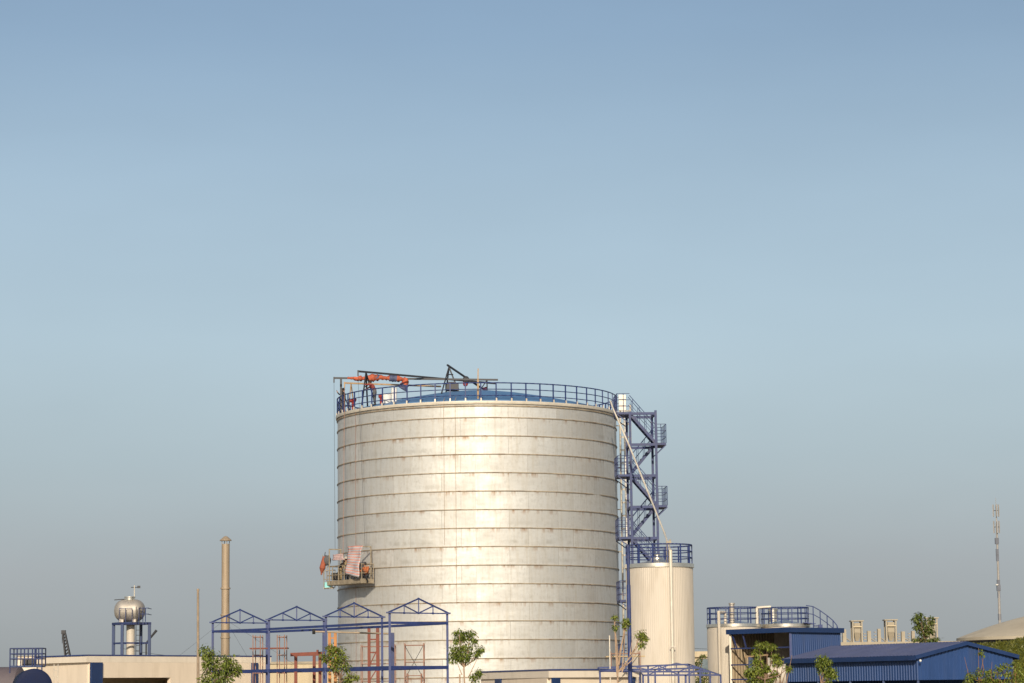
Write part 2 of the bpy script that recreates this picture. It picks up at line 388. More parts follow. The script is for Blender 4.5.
# ------------------------------------------------------------------ people
def person(label, pelvis, H, pose, shirt, trousers, yaw=0., cap=None):
    """one skinned body; pose = dict of joints relative to the pelvis, in units of standing height, x right, y forward"""
    J = dict(pel=(0, 0, 0), chest=(0, .0, .19), neck=(0, .0, .305), head=(0, .015, .365), top=(0, .015, .43),
             sl=(-.105, 0, .28), el=(-.125, .02, .12), wl=(-.12, .09, .02), hl=(-.115, .13, -.01),
             sr=(.105, 0, .28), er=(.125, .02, .12), wr=(.12, .09, .02), hr=(.115, .13, -.01),
             pl=(-.05, 0, -.02), kl=(-.055, .02, -.25), al=(-.06, 0, -.475), tl=(-.065, .08, -.49),
             pr=(.05, 0, -.02), kr=(.055, .02, -.25), ar=(.06, 0, -.475), tr=(.065, .08, -.49))
    J.update(pose)
    RAD = dict(pel=.085, chest=.088, neck=.032, head=.055, top=.04, sl=.042, el=.03, wl=.021, hl=.024, sr=.042, er=.03, wr=.021, hr=.024,
               pl=.062, kl=.042, al=.028, tl=.024, pr=.062, kr=.042, ar=.028, tr=.024)
    E = [('pel', 'chest'), ('chest', 'neck'), ('neck', 'head'), ('head', 'top'), ('chest', 'sl'), ('sl', 'el'), ('el', 'wl'), ('wl', 'hl'),
         ('chest', 'sr'), ('sr', 'er'), ('er', 'wr'), ('wr', 'hr'), ('pel', 'pl'), ('pl', 'kl'), ('kl', 'al'), ('al', 'tl'), ('pel', 'pr'), ('pr', 'kr'), ('kr', 'ar'), ('ar', 'tr')]
    names = list(RAD); rot = Matrix.Rotation(yaw, 3, 'Z')
    co = {k: rot @ (Vector(J[k]) * H) for k in names}
    low = min(v.z for v in co.values()) - .02
    edges = [(names.index(a), names.index(b)) for a, b in E]
    verts = [co[k] for k in names]; rads = [RAD[k] * H for k in names]
    # five short fingers on each hand
    for h, w, sgn in (('hl', 'wl', -1), ('hr', 'wr', 1)):
        d = (co[h] - co[w]).normalized(); side = d.cross(Vector((0, 0, 1)))
        side = side.normalized() if side.length > .1 else Vector((1, 0, 0))
        hi = names.index(h)
        for q in range(5):
            t = (q - 2) * .011 * H
            ln = (.030, .042, .046, .042, .032)[q] * H
            a = co[h] + side * t + d * .012 * H; b_ = a + d * ln * .6 ; c_ = b_ + d * ln * .3 - Vector((0, 0, ln * .35))
            if q == 0: b_ = a + d * ln * .4 + side * (-.015 * H); c_ = b_ + d * ln * .4
            i0 = len(verts); verts += [a, b_, c_]; rads += [.0062 * H, .0056 * H, .0045 * H]
            edges += [(hi, i0), (i0, i0 + 1), (i0 + 1, i0 + 2)]
    me = bpy.data.meshes.new('skel'); me.from_pydata([tuple(v) for v in verts], edges, [])
    tmp = bpy.data.objects.new('skel', me); COL.objects.link(tmp)
    sk = tmp.modifiers.new('s', 'SKIN'); sub = tmp.modifiers.new('u', 'SUBSURF'); sub.levels = 1
    for i, v in enumerate(me.skin_vertices[0].data):
        v.radius = (rads[i], rads[i] * (.8 if i in (0, 1) else 1)); v.use_root = (i == 0)
    bpy.context.view_layer.update()
    dg = bpy.context.evaluated_depsgraph_get()
    body = bpy.data.meshes.new_from_object(tmp.evaluated_get(dg), depsgraph=dg)
    bpy.data.objects.remove(tmp, do_unlink=True)
    body.materials.clear()
    for k in ('skin', shirt, trousers, 'black'): body.materials.append(M[k])
    segs = [(co[a], co[b], (3 if b in ('tl', 'tr') else 2 if (a in ('pl', 'kl', 'pr', 'kr') or (a == 'pel' and b in ('pl', 'pr'))) else 1 if b not in ('head', 'top', 'hl', 'hr') else 0)) for a, b in E]
    for p in body.polygons:
        c = p.center; best = 1e9; bi = 1
        for a, b, mi in segs:
            d = b - a; t = max(0, min(1, (c - a).dot(d) / d.length_squared)); q = (c - a - d * t).length
            if q < best: best, bi = q, mi
        p.material_index = bi; p.use_smooth = True
    root = thing('person', label, 'person', (pelvis[0], pelvis[1], pelvis[2]))
    o = bpy.data.objects.new('body', body); COL.objects.link(o); o.parent = root
    # face details and hair
    hd = co['head']; fw = rot @ Vector((0, 1, 0)); rt = rot @ Vector((1, 0, 0))
    base = wloc(root)
    mb = MB()
    mb.sph(base + hd + fw * .062 * H, .012 * H, (1, 1, 1.3), 8)
    for sg in (-1, 1): mb.sph(base + hd + rt * sg * .056 * H, .014 * H, (.5, .8, 1.2), 8)
    mb.build('face_features', 'skin', root, smooth='all')
    mb = MB()
    for sg in (-1, 1): mb.sph(base + hd + fw * .05 * H + rt * sg * .02 * H + Vector((0, 0, .015 * H)), .006 * H, n=6)
    mb.build('eyes', 'black', root)
    mb = MB(); mb.sph(base + hd + Vector((0, 0, .030 * H)) - fw * .012 * H, .064 * H, (.95, 1, .9), 12)
    mb.build('hair', 'hair', root, smooth='all')
    if cap:
        mb = MB(); cz = base + hd + Vector((0, 0, .055 * H))
        mb.lathe([(.12 * H, -.01 * H), (.075 * H, .01 * H), (.035 * H, .06 * H), (.004, .08 * H)], cz, 14)
        mb.build('hat', cap, root, smooth='all')
    return root

# ------------------------------------------------------------------ roof rigging on the big tank
def roofz(x, y):
    r = math.hypot(x - TC[0], y - TC[1]); return zt + .16 + (ZAP - zt - .16) * (1 - (min(r, TR - .28) / (TR - .28)) ** 1.5)

PHI = R_(54.3)
nrm = Vector((-math.sin(PHI), -math.cos(PHI), 0)); tan = Vector((-math.cos(PHI), math.sin(PHI), 0))
PL = 3.6; PW = .75
pc = Vector((TC[0], TC[1], 0)) + nrm * (TR + .62)
pz = Z(353, 584.5, pc.y)
gl = pc + tan * (PL / 2); gr = pc - tan * (PL / 2)      # left (far) and right (near) ends
YL, YR = gl.y, gr.y

def beam(name, label, a, b, m, r, tips, stand=None, grp='suspension beams on the tank roof'):
    root = thing(name, label, 'roof beam', a, grp)
    mb = MB(); mb.bar(a, b, r * 2, r * 2.2); mb.build('beam', m, root)
    mb = MB(); mb.bar(Vector(a) + Vector((0, 0, .06)), Vector(a) - Vector((0, 0, .26)), .07, .07); mb.build('pulley_block', m, root)
    if stand: stand(root)
    return root

A0, A1 = P(334, 378, 143.4), P(498, 379.8, 143.4)
def standA(root):
    q = P(341, 379, 144.2); f = roofz(q.x, q.y)
    mb = MB(); mb.bar(q, (q.x, q.y, zt + .1), .11, .11)
    mb.tube(q - Vector((0, 0, .5)), (q.x + .55, q.y + .5, zt + .15), .03); mb.build('stand', 'dark', root)
    mb = MB(); e = P(487, 380, 144.2); mb.tube(e, (e.x, e.y, roofz(e.x, e.y)), .035); mb.tube(e, (e.x - .4, e.y, roofz(e.x, e.y)), .03); mb.build('rear_leg', 'dark', root)
beam('suspension_beam', 'long level dark beam overhanging the tank edge at far left', A0, A1, 'dark', .045, None, standA)
B0, B1 = P(358, 371.3, 140.6), P(496, 383.5, 146.5)
def standB(root):
    q = P(366, 372.5, 140.95)
    for (px, py, dy) in ((361.5, 401, .5), (367.5, 399.5, 1.6), (375.5, 391, 2.0)):
        t = P(px, py, 140.95 + dy); zf = max(zt + .1, roofz(t.x, t.y)); mb = MB()
        mb.tube(q, (t.x, t.y, zf), .045); mb.build('leg', 'dark', root)
    mb = MB(); mb.tube(P(364.5, 387, 141.2), P(368, 385, 142.0), .03); mb.build('brace', 'dark', root)
beam('suspension_beam', 'highest dark beam sloping down from its tripod over the tank roof', B0, B1, 'dark', .045, None, standB)
C0, C1 = P(344.5, 383, 142.6), P(441, 386.5, 144.8)
def standC(root):
    q = P(351, 383.5, 142.75)
    for (px, dy, dx) in ((348.5, .3, 0), (354.5, .9, 0)):
        t = P(px, 402, 142.75 + dy); mb = MB(); mb.tube(q, (t.x, t.y, max(zt + .1, roofz(t.x, t.y))), .035); mb.build('leg', 'wood', root)
beam('suspension_beam', 'tan coloured lower beam running behind the rolled orange tarpaulin', C0, C1, 'wood', .04, None, standC)

# A-frame hoist
ap = P(449, 367, 143.6)
hoist = thing('hoist_frame', 'dark triangular hoist frame rising above the tank roof railing', 'hoist', (ap.x, ap.y, roofz(ap.x, ap.y)))
for (px, py, Y) in ((441.5, 398, 142.2), (458.5, 392, 143.4), (446, 392, 145.2)):
    t = P(px, py, Y); mb = MB(); mb.tube(ap, (t.x, t.y, max(zt, roofz(t.x, t.y))), .042); mb.build('leg', 'dark', hoist)
mb = MB(); mb.bar(ap + Vector((-.1, 0, .12)), P(482, 388.5, 146.5), .08, .09); mb.build('jib', 'dark', hoist)
mb = MB(); mb.tube(P(446.3, 374.5, 143.2), P(453, 374.5, 143.5), .03); mb.build('cross_brace', 'dark', hoist)
mb = MB(); mb.box(P(452, 386.8, 143.6), (.75, .5, .32)); mb.box(P(452, 383.6, 143.6), (.45, .35, .18)); mb.tube(P(447, 389.2, 143.6), P(457, 389.2, 143.6), .13); mb.build('winch_drum', 'dark', hoist)
for (px, py, Y, r, m) in ((466, 380, 145, .21, 'dark'), (465.5, 383.5, 145, .16, 'red_cloth')):
    mb = MB(); mb.sph(P(px, py, Y), r, (1, .8, 1.1), 10); mb.build('pulley_bundle', m, hoist)
for (px, py, Y, s_, lab) in ((456.5, 391.5, 143.8, .13, 'small red bundle at the right foot of the hoist frame'), (484.5, 389, 146.6, .13, 'red bundle at the low end of the hoist jib'), (353, 400.8, 142.2, .17, 'red bundle behind the railing between the two left workers'), (381.5, 396.5, 141.8, .17, 'red bundle beside the white buckets on the tank roof')):
    c = P(px, py, Y); zf = max(zt + .07, roofz(c.x, c.y)); c.z = max(c.z, zf + s_ * .6)
    mb = MB(); mb.sph(c, s_, (1.2, .9, .7), 10)
    mb.sph(c + Vector((s_ * .5, -.05, s_ * .3)), s_ * .6, (1.2, 1, .8), 8); mb.tube((c.x, c.y, zf - .02), c, s_ * .5, s_ * .6)
    for v in mb.bm.verts: v.co += Vector((random.uniform(-.03, .03), random.uniform(-.03, .03), random.uniform(-.03, .03)))
    tag(mb.build('cloth_bundle', 'red_cloth', at=(c.x, c.y, zf)), lab, 'bundle', 'red bundles on the tank roof')
for (px, w, h, lab) in ((386.5, .27, .5, 'short white bucket on the tank roof beside the red bundle'), (394.2, .17, .75, 'taller narrow white drum on the tank roof behind the railing')):
    c = P(px, 400, 141.3); zf = roofz(c.x, c.y) - .05; mb = MB()
    mb.lathe([(.01, 0), (w * .85, 0), (w, h), (w * 1.06, h), (w * 1.06, h + .04), (.01, h + .04)], (c.x, c.y, zf), 16)
    o = mb.build('bucket', 'bucket', at=(c.x, c.y, zf), smooth=True); tag(o, lab, 'bucket', 'white containers on the tank roof')
# wooden pole
q0 = P(478, 399, 138.8)
mb = MB(); mb.bar((q0.x, q0.y, zt + .06), P(478, 380, 138.8), .1, .07); mb.bar(P(478, 380.3, 138.8), P(478.1, 368.5, 138.8), .06, .05)
tag(mb.build('wooden_pole', 'wood', at=(q0.x, q0.y, zt + .06)), 'upright wooden pole tied to the tank railing near its middle', 'pole')

# orange tarpaulin rolled on the beam
def tarp_roll():
    mb = MB(); pts = []
    n = 46
    for i in range(n + 1):
        t = i / n
        if t < .84:
            px = 347.5 + 58 * t / .84; py = 378 + .5 * math.sin(t * 9) + (.6 if t > .5 else 0); r = (.055 + .085 * min(1, t * 5)) * (1 + .3 * math.sin(t * 21) * (1 if t > .2 else 0))
        else:
            u = (t - .84) / .16; px = 405.5 - 3.5 * u * u; py = 379 + 10 * u; r = .15 + .1 * u
        pts.append((P(px, py, 143.36), r))
    prev = None; k = 10
    uvl = mb.bm.loops.layers.uv.verify()
    for i, (c, r) in enumerate(pts):
        d = (pts[min(i + 1, n)][0] - pts[max(i - 1, 0)][0]).normalized()
        u = d.cross(Vector((0, 1, 0))).normalized(); v = Vector((0, 1, 0))
        ring = []
        for j in range(k):
            a = 2 * math.pi * j / k + i * .25; rr = r * (1 + random.uniform(-.4, .4))
            ring.append(mb.bm.verts.new(c + u * math.cos(a) * rr + v * math.sin(a) * rr * .8))
        if prev:
            for j in range(k): mb.bm.faces.new((prev[j], prev[(j + 1) % k], ring[(j + 1) % k], ring[j]))
        else: mb.bm.faces.new(ring)
        prev = ring
    mb.bm.faces.new(prev)
    o = mb.build('tarpaulin', 'orange', at=tuple(pts[0][0]))
    o.data.materials.append(M['tarp_blue'])
    for p in o.data.polygons:
        x = (p.index // k) / n
        if .60 < x < .70 or x > .93 or (.42 < x < .47 and p.index % k < 5): p.material_index = 1
    for p in o.data.polygons: p.use_smooth = True
    return tag(o, 'rolled orange and blue tarpaulin wrapped round the roof beam', 'tarpaulin')
M['tarp_blue'] = mat('blue_plastic_sheet', (.07, .08, .15), .7, var=.4, scale=3)
tarp_roll()

# roof workers
f1 = P(343.5, 410, 144.4)
person('worker in dark clothes standing at the far left edge of the tank roof', (f1.x, f1.y, zt + .07 + .50 * 1.62), 1.62, dict(hl=(-.11, .2, .33), wl=(-.11, .18, .28), el=(-.13, .1, .2), hr=(.11, .2, .1), wr=(.11, .15, .1), er=(.13, .04, .14)), 'cloth_dark', 'cloth_grey', yaw=R_(75))
f2 = P(375, 404, 141.2)
person('worker in red and dark shirt leaning forward under the orange tarpaulin', (f2.x, f2.y, roofz(f2.x, f2.y) + .49 * 1.6), 1.6, dict(chest=(0, .08, .17), neck=(0, .15, .25), head=(0, .18, .30), top=(0, .20, .36), sl=(-.1, .13, .23), el=(-.13, .26, .22), wl=(-.12, .36, .24), hl=(-.12, .40, .25), sr=(.1, .13, .23), er=(.13, .24, .15), wr=(.12, .33, .1), hr=(.12, .37, .09)), 'cloth_red', 'cloth_grey', yaw=R_(80))

# ------------------------------------------------------------------ hanging work platform
rz = math.atan2(tan.y, tan.x)
plat = thing('work_platform', 'suspended work platform hanging against the left side of the big tank', 'platform', (pc.x, pc.y, pz))
def pp(s, n_, z): return pc + tan * s + nrm * n_ + Vector((0, 0, pz + z))
mb = MB(); mb.box(pp(0, 0, .03), (PL, PW, .06), rz); mb.build('deck', 'cradle', plat)
mb = MB(); mb.bar(pp(-PL / 2, PW / 2, .13), pp(PL / 2, PW / 2, .13), .03, .24); mb.bar(pp(-PL / 2, -PW / 2, .13), pp(PL / 2, -PW / 2, .13), .03, .24)
mb.bar(pp(-PL / 2, -PW / 2, .13), pp(-PL / 2, PW / 2, .13), .03, .24); mb.build('toe_board', 'cradle', plat)
for n_ in (-PW / 2, PW / 2):
    for z in (.55, 1.05):
        mb = MB(); mb.tube(pp(-PL / 2, n_, z), pp(PL / 2, n_, z), .025); mb.build('guard_rail', 'cradle', plat)
for e in (-1, 1):
    for z in (.55, 1.05):
        mb = MB(); mb.tube(pp(e * PL / 2, -PW / 2, z), pp(e * PL / 2, PW / 2, z), .025); mb.build('guard_rail', 'cradle', plat)
for i in range(7):
    for n_ in (-PW / 2, PW / 2):
        s_ = -PL / 2 + PL * i / 6
        mb = MB(); mb.tube(pp(s_, n_, 0), pp(s_, n_, 1.05), .025); mb.build('upright', 'cradle', plat)
for e in (-1, 1):
    mb = MB(); mb.tube(pp(e * (PL / 2 - .25), -PW / 2, .06), pp(e * (PL / 2 - .25), -PW / 2, 2.0), .035); mb.tube(pp(e * (PL / 2 - .25), PW / 2, .06), pp(e * (PL / 2 - .25), PW / 2, 2.0), .035)
    mb.bar(pp(e * (PL / 2 - .25), -PW / 2, 2.0), pp(e * (PL / 2 - .25), PW / 2, 2.0), .06); mb.build('hanger_frame', 'cradle', plat)
    mb = MB(); mb.box(pp(e * (PL / 2 - .25), 0, .5), (.28, .3, .4), rz); mb.build('winch', 'dark', plat)
# open end basket beyond the deck
bk = [P(px, py, YL + dy) for dy in (-.35, .35) for px, py in ((324, 588.2), (335, 587.2), (335, 570), (324, 571))]
mb = MB()
for q in (0, 4):
    for i in range(4): mb.tube(bk[q + i], bk[q + (i + 1) % 4], .022)
    mb.tube(bk[q].lerp(bk[q + 3], .5), bk[q + 1].lerp(bk[q + 2], .5), .018)
for i in range(4): mb.tube(bk[i], bk[4 + i], .022)
mb.tube(P(322.8, 555, YL), P(324.2, 588, YL), .02)
mb.build('end_basket', 'cradle', plat)
# hanging cables
for (e, top, lab) in ((1, A0, 'steel cable from the level roof beam to the far end of the platform'), (-1, B0, 'steel cable from the highest roof beam to the near end of the platform')):
    b = pp(e * (PL / 2 - .25), 0, 2.0)
    t_ = Vector(top) - Vector((0, 0, .25))
    mb = MB(); mb.tube(t_, b, .009, n=5)
    tag(mb.build('cable', 'dark', at=tuple(b)), lab, 'cable', 'platform cables')
b = pp(.4, .2, 1.1); t_ = Vector(C0) - Vector((0, 0, .25)); mb = MB(); mb.tube(t_, b, .013, n=5)
tag(mb.build('rope', 'pink_scaf', at=tuple(b)), 'orange tan rope from the tan beam to the middle of the platform', 'rope')
q = circ(TC, TR + .07, math.asin((362.5 - 479) / 140), 0); mb = MB(); mb.tube((q.x, q.y, .5), (q.x, q.y, zt), .009, n=5)
tag(mb.build('rope', 'pink_scaf', at=(q.x, q.y, .5)), 'faint tan rope hanging full height behind the right end of the platform', 'rope')

def sheet(name, pts, nu, nv, m, label, cat, thick=.012, wob=.05, group=None):
    """cloth hung between four corner points"""
    a, b, c, d = [Vector(p) for p in pts]; mb = MB(); g_ = []
    uvl = mb.bm.loops.layers.uv.verify(); nn = (b - a).cross(d - a).normalized()
    for j in range(nv + 1):
        row = []
        for i in range(nu + 1):
            u, v = i / nu, j / nv
            p = (a.lerp(b, u)).lerp(d.lerp(c, u), v) + nn * (wob * math.sin(u * 9 + v * 5) + wob * .6 * math.sin(v * 13 - u * 4))
            row.append(mb.bm.verts.new(p))
        g_.append(row)
    for j in range(nv):
        for i in range(nu):
            f = mb.bm.faces.new((g_[j][i], g_[j][i + 1], g_[j + 1][i + 1], g_[j + 1][i]))
            for lp, uvv in zip(f.loops, ((i / nu, j / nv), ((i + 1) / nu, j / nv), ((i + 1) / nu, (j + 1) / nv), (i / nu, (j + 1) / nv))): lp[uvl].uv = uvv
    o = mb.build(name, m, at=tuple(a), smooth='all')
    sm = o.modifiers.new('t', 'SOLIDIFY'); sm.thickness = thick
    return tag(o, label, cat, group)
def plY(px):      # depth of the platform's outer rail under a pixel column
    t = (px - 352) / (X(352, pc.y) and 1); e = (px - 512) / F
    # solve (pc+tan*s+nrm*.5).x = e*Y
    k = pc + nrm * (PW / 2 + .06); s_ = (e * k.y - k.x) / (tan.x - e * tan.y); return k.y + s_ * tan.y
YS = [plY(346.5), plY(362)]
sheet('striped_sheet', [P(347.5, 546.5, YS[0]), P(362.2, 545.5, YS[1]), P(358, 577, YS[1]), P(345.5, 574, YS[0])], 12, 18, 'stripe', 'large red and white striped sheet draped over the hanging platform', 'sheet', wob=.04)
sheet('striped_sheet', [P(332.5, 555, plY(333)), P(342.5, 553.5, plY(342)), P(344, 560, plY(344)), P(333, 560.5, plY(333))], 10, 6, 'stripe', 'small faded striped cloth strung at the left end of the platform', 'sheet', wob=.04)
def blob(name, c, size, m, label, cat, jit=.04, n=12, bottom=None):
    mb = MB(); mb.sph(c, 1, size, n)
    for v in mb.bm.verts: v.co += Vector([random.uniform(-jit, jit) for _ in range(3)])
    return tag(mb.build(name, m, at=tuple(c), smooth='all'), label, cat)
# folded orange umbrella and pale cyan bin at the far end
u0, u1 = P(321.3, 574.5, YL), P(324.5, 556.5, YL)
um = thing('umbrella', 'folded orange umbrella lashed outside the far left end of the platform', 'umbrella', tuple(u0))
mb = MB(); mb.path([u0 + (u1 - u0) * t for t in (0, .12, .3, .55, .8, .95)], .05, 10); mb.tube(u0 + (u1 - u0) * .1, u0 + (u1 - u0) * .35, .06, .17, 10); mb.tube(u0 + (u1 - u0) * .35, u1, .17, .10, 10); mb.build('canopy', 'faded_orange', um, smooth=True)
mb = MB(); mb.tube(u0 - (u1 - u0) * .04, u1 + (u1 - u0) * .25, .02); mb.build('shaft', 'dark', um)
blob('dark_bag', P(327.2, 560.5, YL), (.22, .18, .3), 'cloth_grey', 'dark grey bag hung beside the folded orange umbrella', 'bag')
bx = thing('plastic_bin', 'pale cyan plastic bin at the low left corner of the hanging platform', 'bin', tuple(P(328.5, 588, YL - .05)))
mb = MB(); c = P(327.7, 585.5, YL - .05); mb.box(c, (.36, .4, .34)); mb.build('bin_body', 'cyan', bx)
mb = MB(); c = P(328.8, 588.3, YL - .05); mb.box(c, (.56, .5, .06)); c = P(331.8, 585.5, YL - .05); mb.box(c, (.07, .4, .36)); mb.build('tray', 'bucket', bx)
def pperson(label, px, H, pose, shirt, tr_, yaw, cap=None, drop=0.):
    s_ = (lambda e, k: (e * k.y - k.x) / (tan.x - e * tan.y))((px - 512) / F, pc)
    q = pp(s_, 0, .06); person(label, (q.x, q.y, q.z + .5 * H - drop), H, pose, shirt, tr_, yaw, cap)
pperson('worker in dark jacket bending over at the left end of the hanging platform', 338, 1.6, dict(chest=(0, .09, .16), neck=(0, .16, .23), head=(0, .19, .28), top=(0, .21, .34), sl=(-.1, .14, .21), el=(-.13, .2, .08), wl=(-.12, .28, .02), hl=(-.12, .32, .0), sr=(.1, .14, .21), er=(.13, .2, .06), wr=(.12, .28, .0), hr=(.12, .32, -.02)), 'cloth_dark', 'cloth_khaki', R_(-60))
pperson('worker in conical hat standing behind the striped sheet on the platform', 344, 1.5, dict(hl=(-.11, .2, .05), hr=(.11, .2, .05)), 'cloth_khaki', 'cloth_dark', R_(170), 'pale_metal')
pperson('worker in orange shirt crouching at the right end of the hanging platform', 364.5, 1.6, dict(kl=(-.08, .2, -.05), al=(-.07, .03, -.24), tl=(-.07, .11, -.255), kr=(.08, .2, -.05), ar=(.07, .03, -.24), tr=(.07, .11, -.255), chest=(0, .05, .17), neck=(0, .09, .27), head=(0, .11, .33), top=(0, .12, .39), sl=(-.1, .07, .24), sr=(.1, .07, .24), wl=(-.11, .28, .12), el=(-.14, .17, .1), hl=(-.11, .32, .12), er=(.14, .17, .1), wr=(.11, .28, .12), hr=(.11, .32, .12)), 'cloth_orange', 'cloth_dark', R_(150), drop=.25 * 1.6)

# ------------------------------------------------------------------ stair tower
YF, YB = 140.0, 141.9
tw = thing('stair_tower', 'tall blue steel stair tower with zigzag flights beside the big tank', 'stair tower', (X(642, 141), 141, 0))
fl = Vector((P(631, 480, YF).x, YF, 0)); fr = Vector((P(656.8, 480, YF).x, YF, 0)); bl = Vector((P(627.6, 480, YB).x, YB, 0)); brr = Vector((P(653, 480, YB).x, YB, 0))
zl0 = Z(642, 412.3, YF); STEP = zl0 - Z(642, 443.3, YF)
for q, pt in ((fl, zl0 + .05), (fr, zl0 + .1), (bl, zl0 + .05), (brr, zl0 + .1)):
    mb = MB(); mb.bar((q.x, q.y, 0), (q.x, q.y, pt), .13, .13); mb.build('column', 'blue_tower', tw)
lev = 0; z = zl0
def up(v, z): return Vector((v.x, v.y, z))
while z > .6:
    for a, b in ((fl, fr), (bl, brr), (fl, bl), (fr, brr)):
        mb = MB(); mb.bar(up(a, z - .07), up(b, z - .07), .10, .14); mb.build('floor_beam', 'blue_tower', tw)
    left = lev % 2 == 0
    inA, inB = (fl, bl) if left else (fr, brr)
    ext = Vector((-.70, 0, 0)) if left else Vector((.55, 0, 0))
    inn = Vector((.12, 0, 0)) if left else Vector((-.12, 0, 0))
    ca, cb_ = inA + ext, Vector((inB.x, inB.y, 0)) + ext
    mb = MB(); mb.slab([up(inA + inn, z + .02), up(ca, z + .02), up(cb_, z + .02), up(inB + inn, z + .02)], .12)
    ld = mb.build('landing', 'blue_tower', tw)
    mb = MB()
    for hz in (1.05, .7, .35): mb.path([up(inA, z + hz), up(ca, z + hz), up(cb_, z + hz), up(inB, z + hz)], .016, 6)
    for t in (0, .33, .66, 1): mb.tube(up(ca.lerp(cb_, t), z), up(ca.lerp(cb_, t), z + 1.05), .022)
    for t in (.5,):
        mb.tube(up(inA.lerp(ca, t), z), up(inA.lerp(ca, t), z + 1.05), .018); mb.tube(up(inB.lerp(cb_, t), z), up(inB.lerp(cb_, t), z + 1.05), .018)
    mb.build('landing_rail', 'blue_tower', ld)
    for a, b in ((ca, inA), (cb_, inB)):
        mb = MB(); mb.bar(up(a, z - .1), up(b, z - .62), .05, .05); mb.build('bracket', 'blue_tower', ld)
    z2 = z - STEP
    if z2 > .3:
        # flight from this landing to the other side; alternate front and back half
        s0, s1 = (fl, fr) if left else (fr, fl)
        d0, d1 = (bl, brr) if left else (brr, bl)
        f0, f1_ = (.03, .45) if left else (.55, .97)
        mb = MB(); hr_ = MB()
        for fr_ in (f0, f1_):
            a = s0.lerp(d0, fr_); b = s1.lerp(d1, fr_)
            mb.bar(up(a, z - .05), up(b, z2 - .0), .05, .15)
            hr_.tube(up(a, z + .95), up(b, z2 + 1.0), .018); hr_.tube(up(a, z + .5), up(b, z2 + .55), .012)
            for t in (.12, .37, .63, .88): 
                zz = z + (z2 - z) * t; pnt = a.lerp(b, t); hr_.tube(up(pnt, zz), up(pnt, zz + .97), .014)
        for k in range(1, 9):
            t = k / 9; zz = z + (z2 - z) * t
            a = s0.lerp(s1, t).lerp(d0.lerp(d1, t), f0); b = s0.lerp(s1, t).lerp(d0.lerp(d1, t), f1_)
            mb.bar(up(a, zz), up(b, zz), .2, .035)
        fo = mb.build('stair_flight', 'blue_tower', tw); hr_.build('handrail', 'blue_tower', fo)
    lev += 1; z = z2
# gangway gate with pale board at the top left
mb = MB(); c = P(622.3, 402.5, YF + .6); mb.box(c, (.38, .05, .85)); mb.build('gate_board', 'pale_metal', tw)

# caged ladder on the tank side and riser pipe
lx = TC[0] + TR + .28; lY = 146.0
ld = thing('caged_ladder', 'tall silver caged ladder on the right side of the big tank', 'ladder', (lx, lY, 0))
ztl = Z(622, 412, lY)
for dy in (-.22, .22):
    mb = MB(); mb.tube((lx - .05, lY + dy, .3), (lx - .05, lY + dy, ztl + .6), .05); mb.build('rail', 'pale_metal', ld)
mb = MB(); k = .6
while k < ztl: mb.tube((lx - .05, lY - .22, k), (lx - .05, lY + .22, k), .018, n=6); k += .3
mb.build('rungs', 'silver', ld)
hoop = [(lx - .05 + .62 * math.sin(t * math.pi / 8), lY - .36 * math.cos(t * math.pi / 8)) for t in range(9)]
mb = MB(); k = 2.5
while k < ztl + .5: mb.path([Vector((x, y, k)) for x, y in hoop], .022, 6); k += .75
for t in (1, 3, 4, 5, 7): mb.tube((hoop[t][0], hoop[t][1], 2.5), (hoop[t][0], hoop[t][1], ztl + .4), .026, n=6)
mb.build('cage', 'pale_metal', ld)
k = 3.
mb = MB()
while k < ztl: mb.bar((TC[0] + TR - .05, lY, k), (lx, lY, k), .05); k += 2.4
mb.build('standoff', 'ring', ld)
rp = thing('riser_pipe', 'straight silver riser pipe between the caged ladder and the stair tower', 'pipe', (X(625.6, 144.5), 144.5, 0))
a = X(625.8, 144.5, 420); mb = MB(); mb.tube((a, 144.5, 0), (a, 144.5, Z(626, 420, 144.5)), .11, n=12); mb.build('pipe', 'bucket', rp, smooth=True)
mb = MB()
for k in (4, 7, 10, 13): mb.lathe([(.085, 0), (.13, 0), (.13, .08), (.085, .08)], (a, 144.5, k), 12)
mb.build('flange', 'steel_dull', rp)

# ------------------------------------------------------------------ insulated tanks
def insul_tank(label, pxl, pxr, Y, pytop, npost, rail_h, group, extra=None, segs=400):
    xl, xr = X(pxl, Y, pytop + 60), X(pxr, Y, pytop + 60); r = (xr - xl) / 2 * .999; c = ((xl + xr) / 2, Y)
    ztp = Z((pxl + pxr) / 2, pytop, Y - r)
    root = thing('insulated_tank', label, 'tank', (c[0], c[1], 0), group)
    mb = MB(); mb.lathe([(r - .02, 0), (r - .02, ztp - .12)], (c[0], c[1], 0), segs, rib=.008); mb.build('cladding', 'clad', root)
    mb = MB(); mb.lathe([(r + .0, ztp - .14), (r + .05, ztp - .13), (r + .05, ztp + .06), (r - .15, ztp + .08), (r - .15, ztp + .02), (.05, ztp + .35), (.001, ztp + .35)], (c[0], c[1], 0), 72); mb.build('top_rim', 'silver', root, smooth=True)
    for hz, rr in ((rail_h, .035), (rail_h * .66, .026), (rail_h * .33, .026)):
        mb = MB(); mb.path(ringpath(c, r - .05, ztp + .06 + hz, 48), rr, 6); mb.build('handrail', 'blue', root, smooth='all')
    p0 = None
    for i in range(npost):
        a = .2 + 2 * math.pi * i / npost; q = circ(c, r - .05, a, ztp + .05)
        if p0 is None:
            mb = MB(); mb.bar(q, q + Vector((0, 0, rail_h)), .06, .05); p0 = mb.build('railing_post', 'blue', root, at=tuple(q))
        else:
            d = p0.copy(); COL.objects.link(d); d.parent = root; d.location = q - Vector((c[0], c[1], 0)); d.rotation_euler.z = a - .2
    return root, c, r, ztp

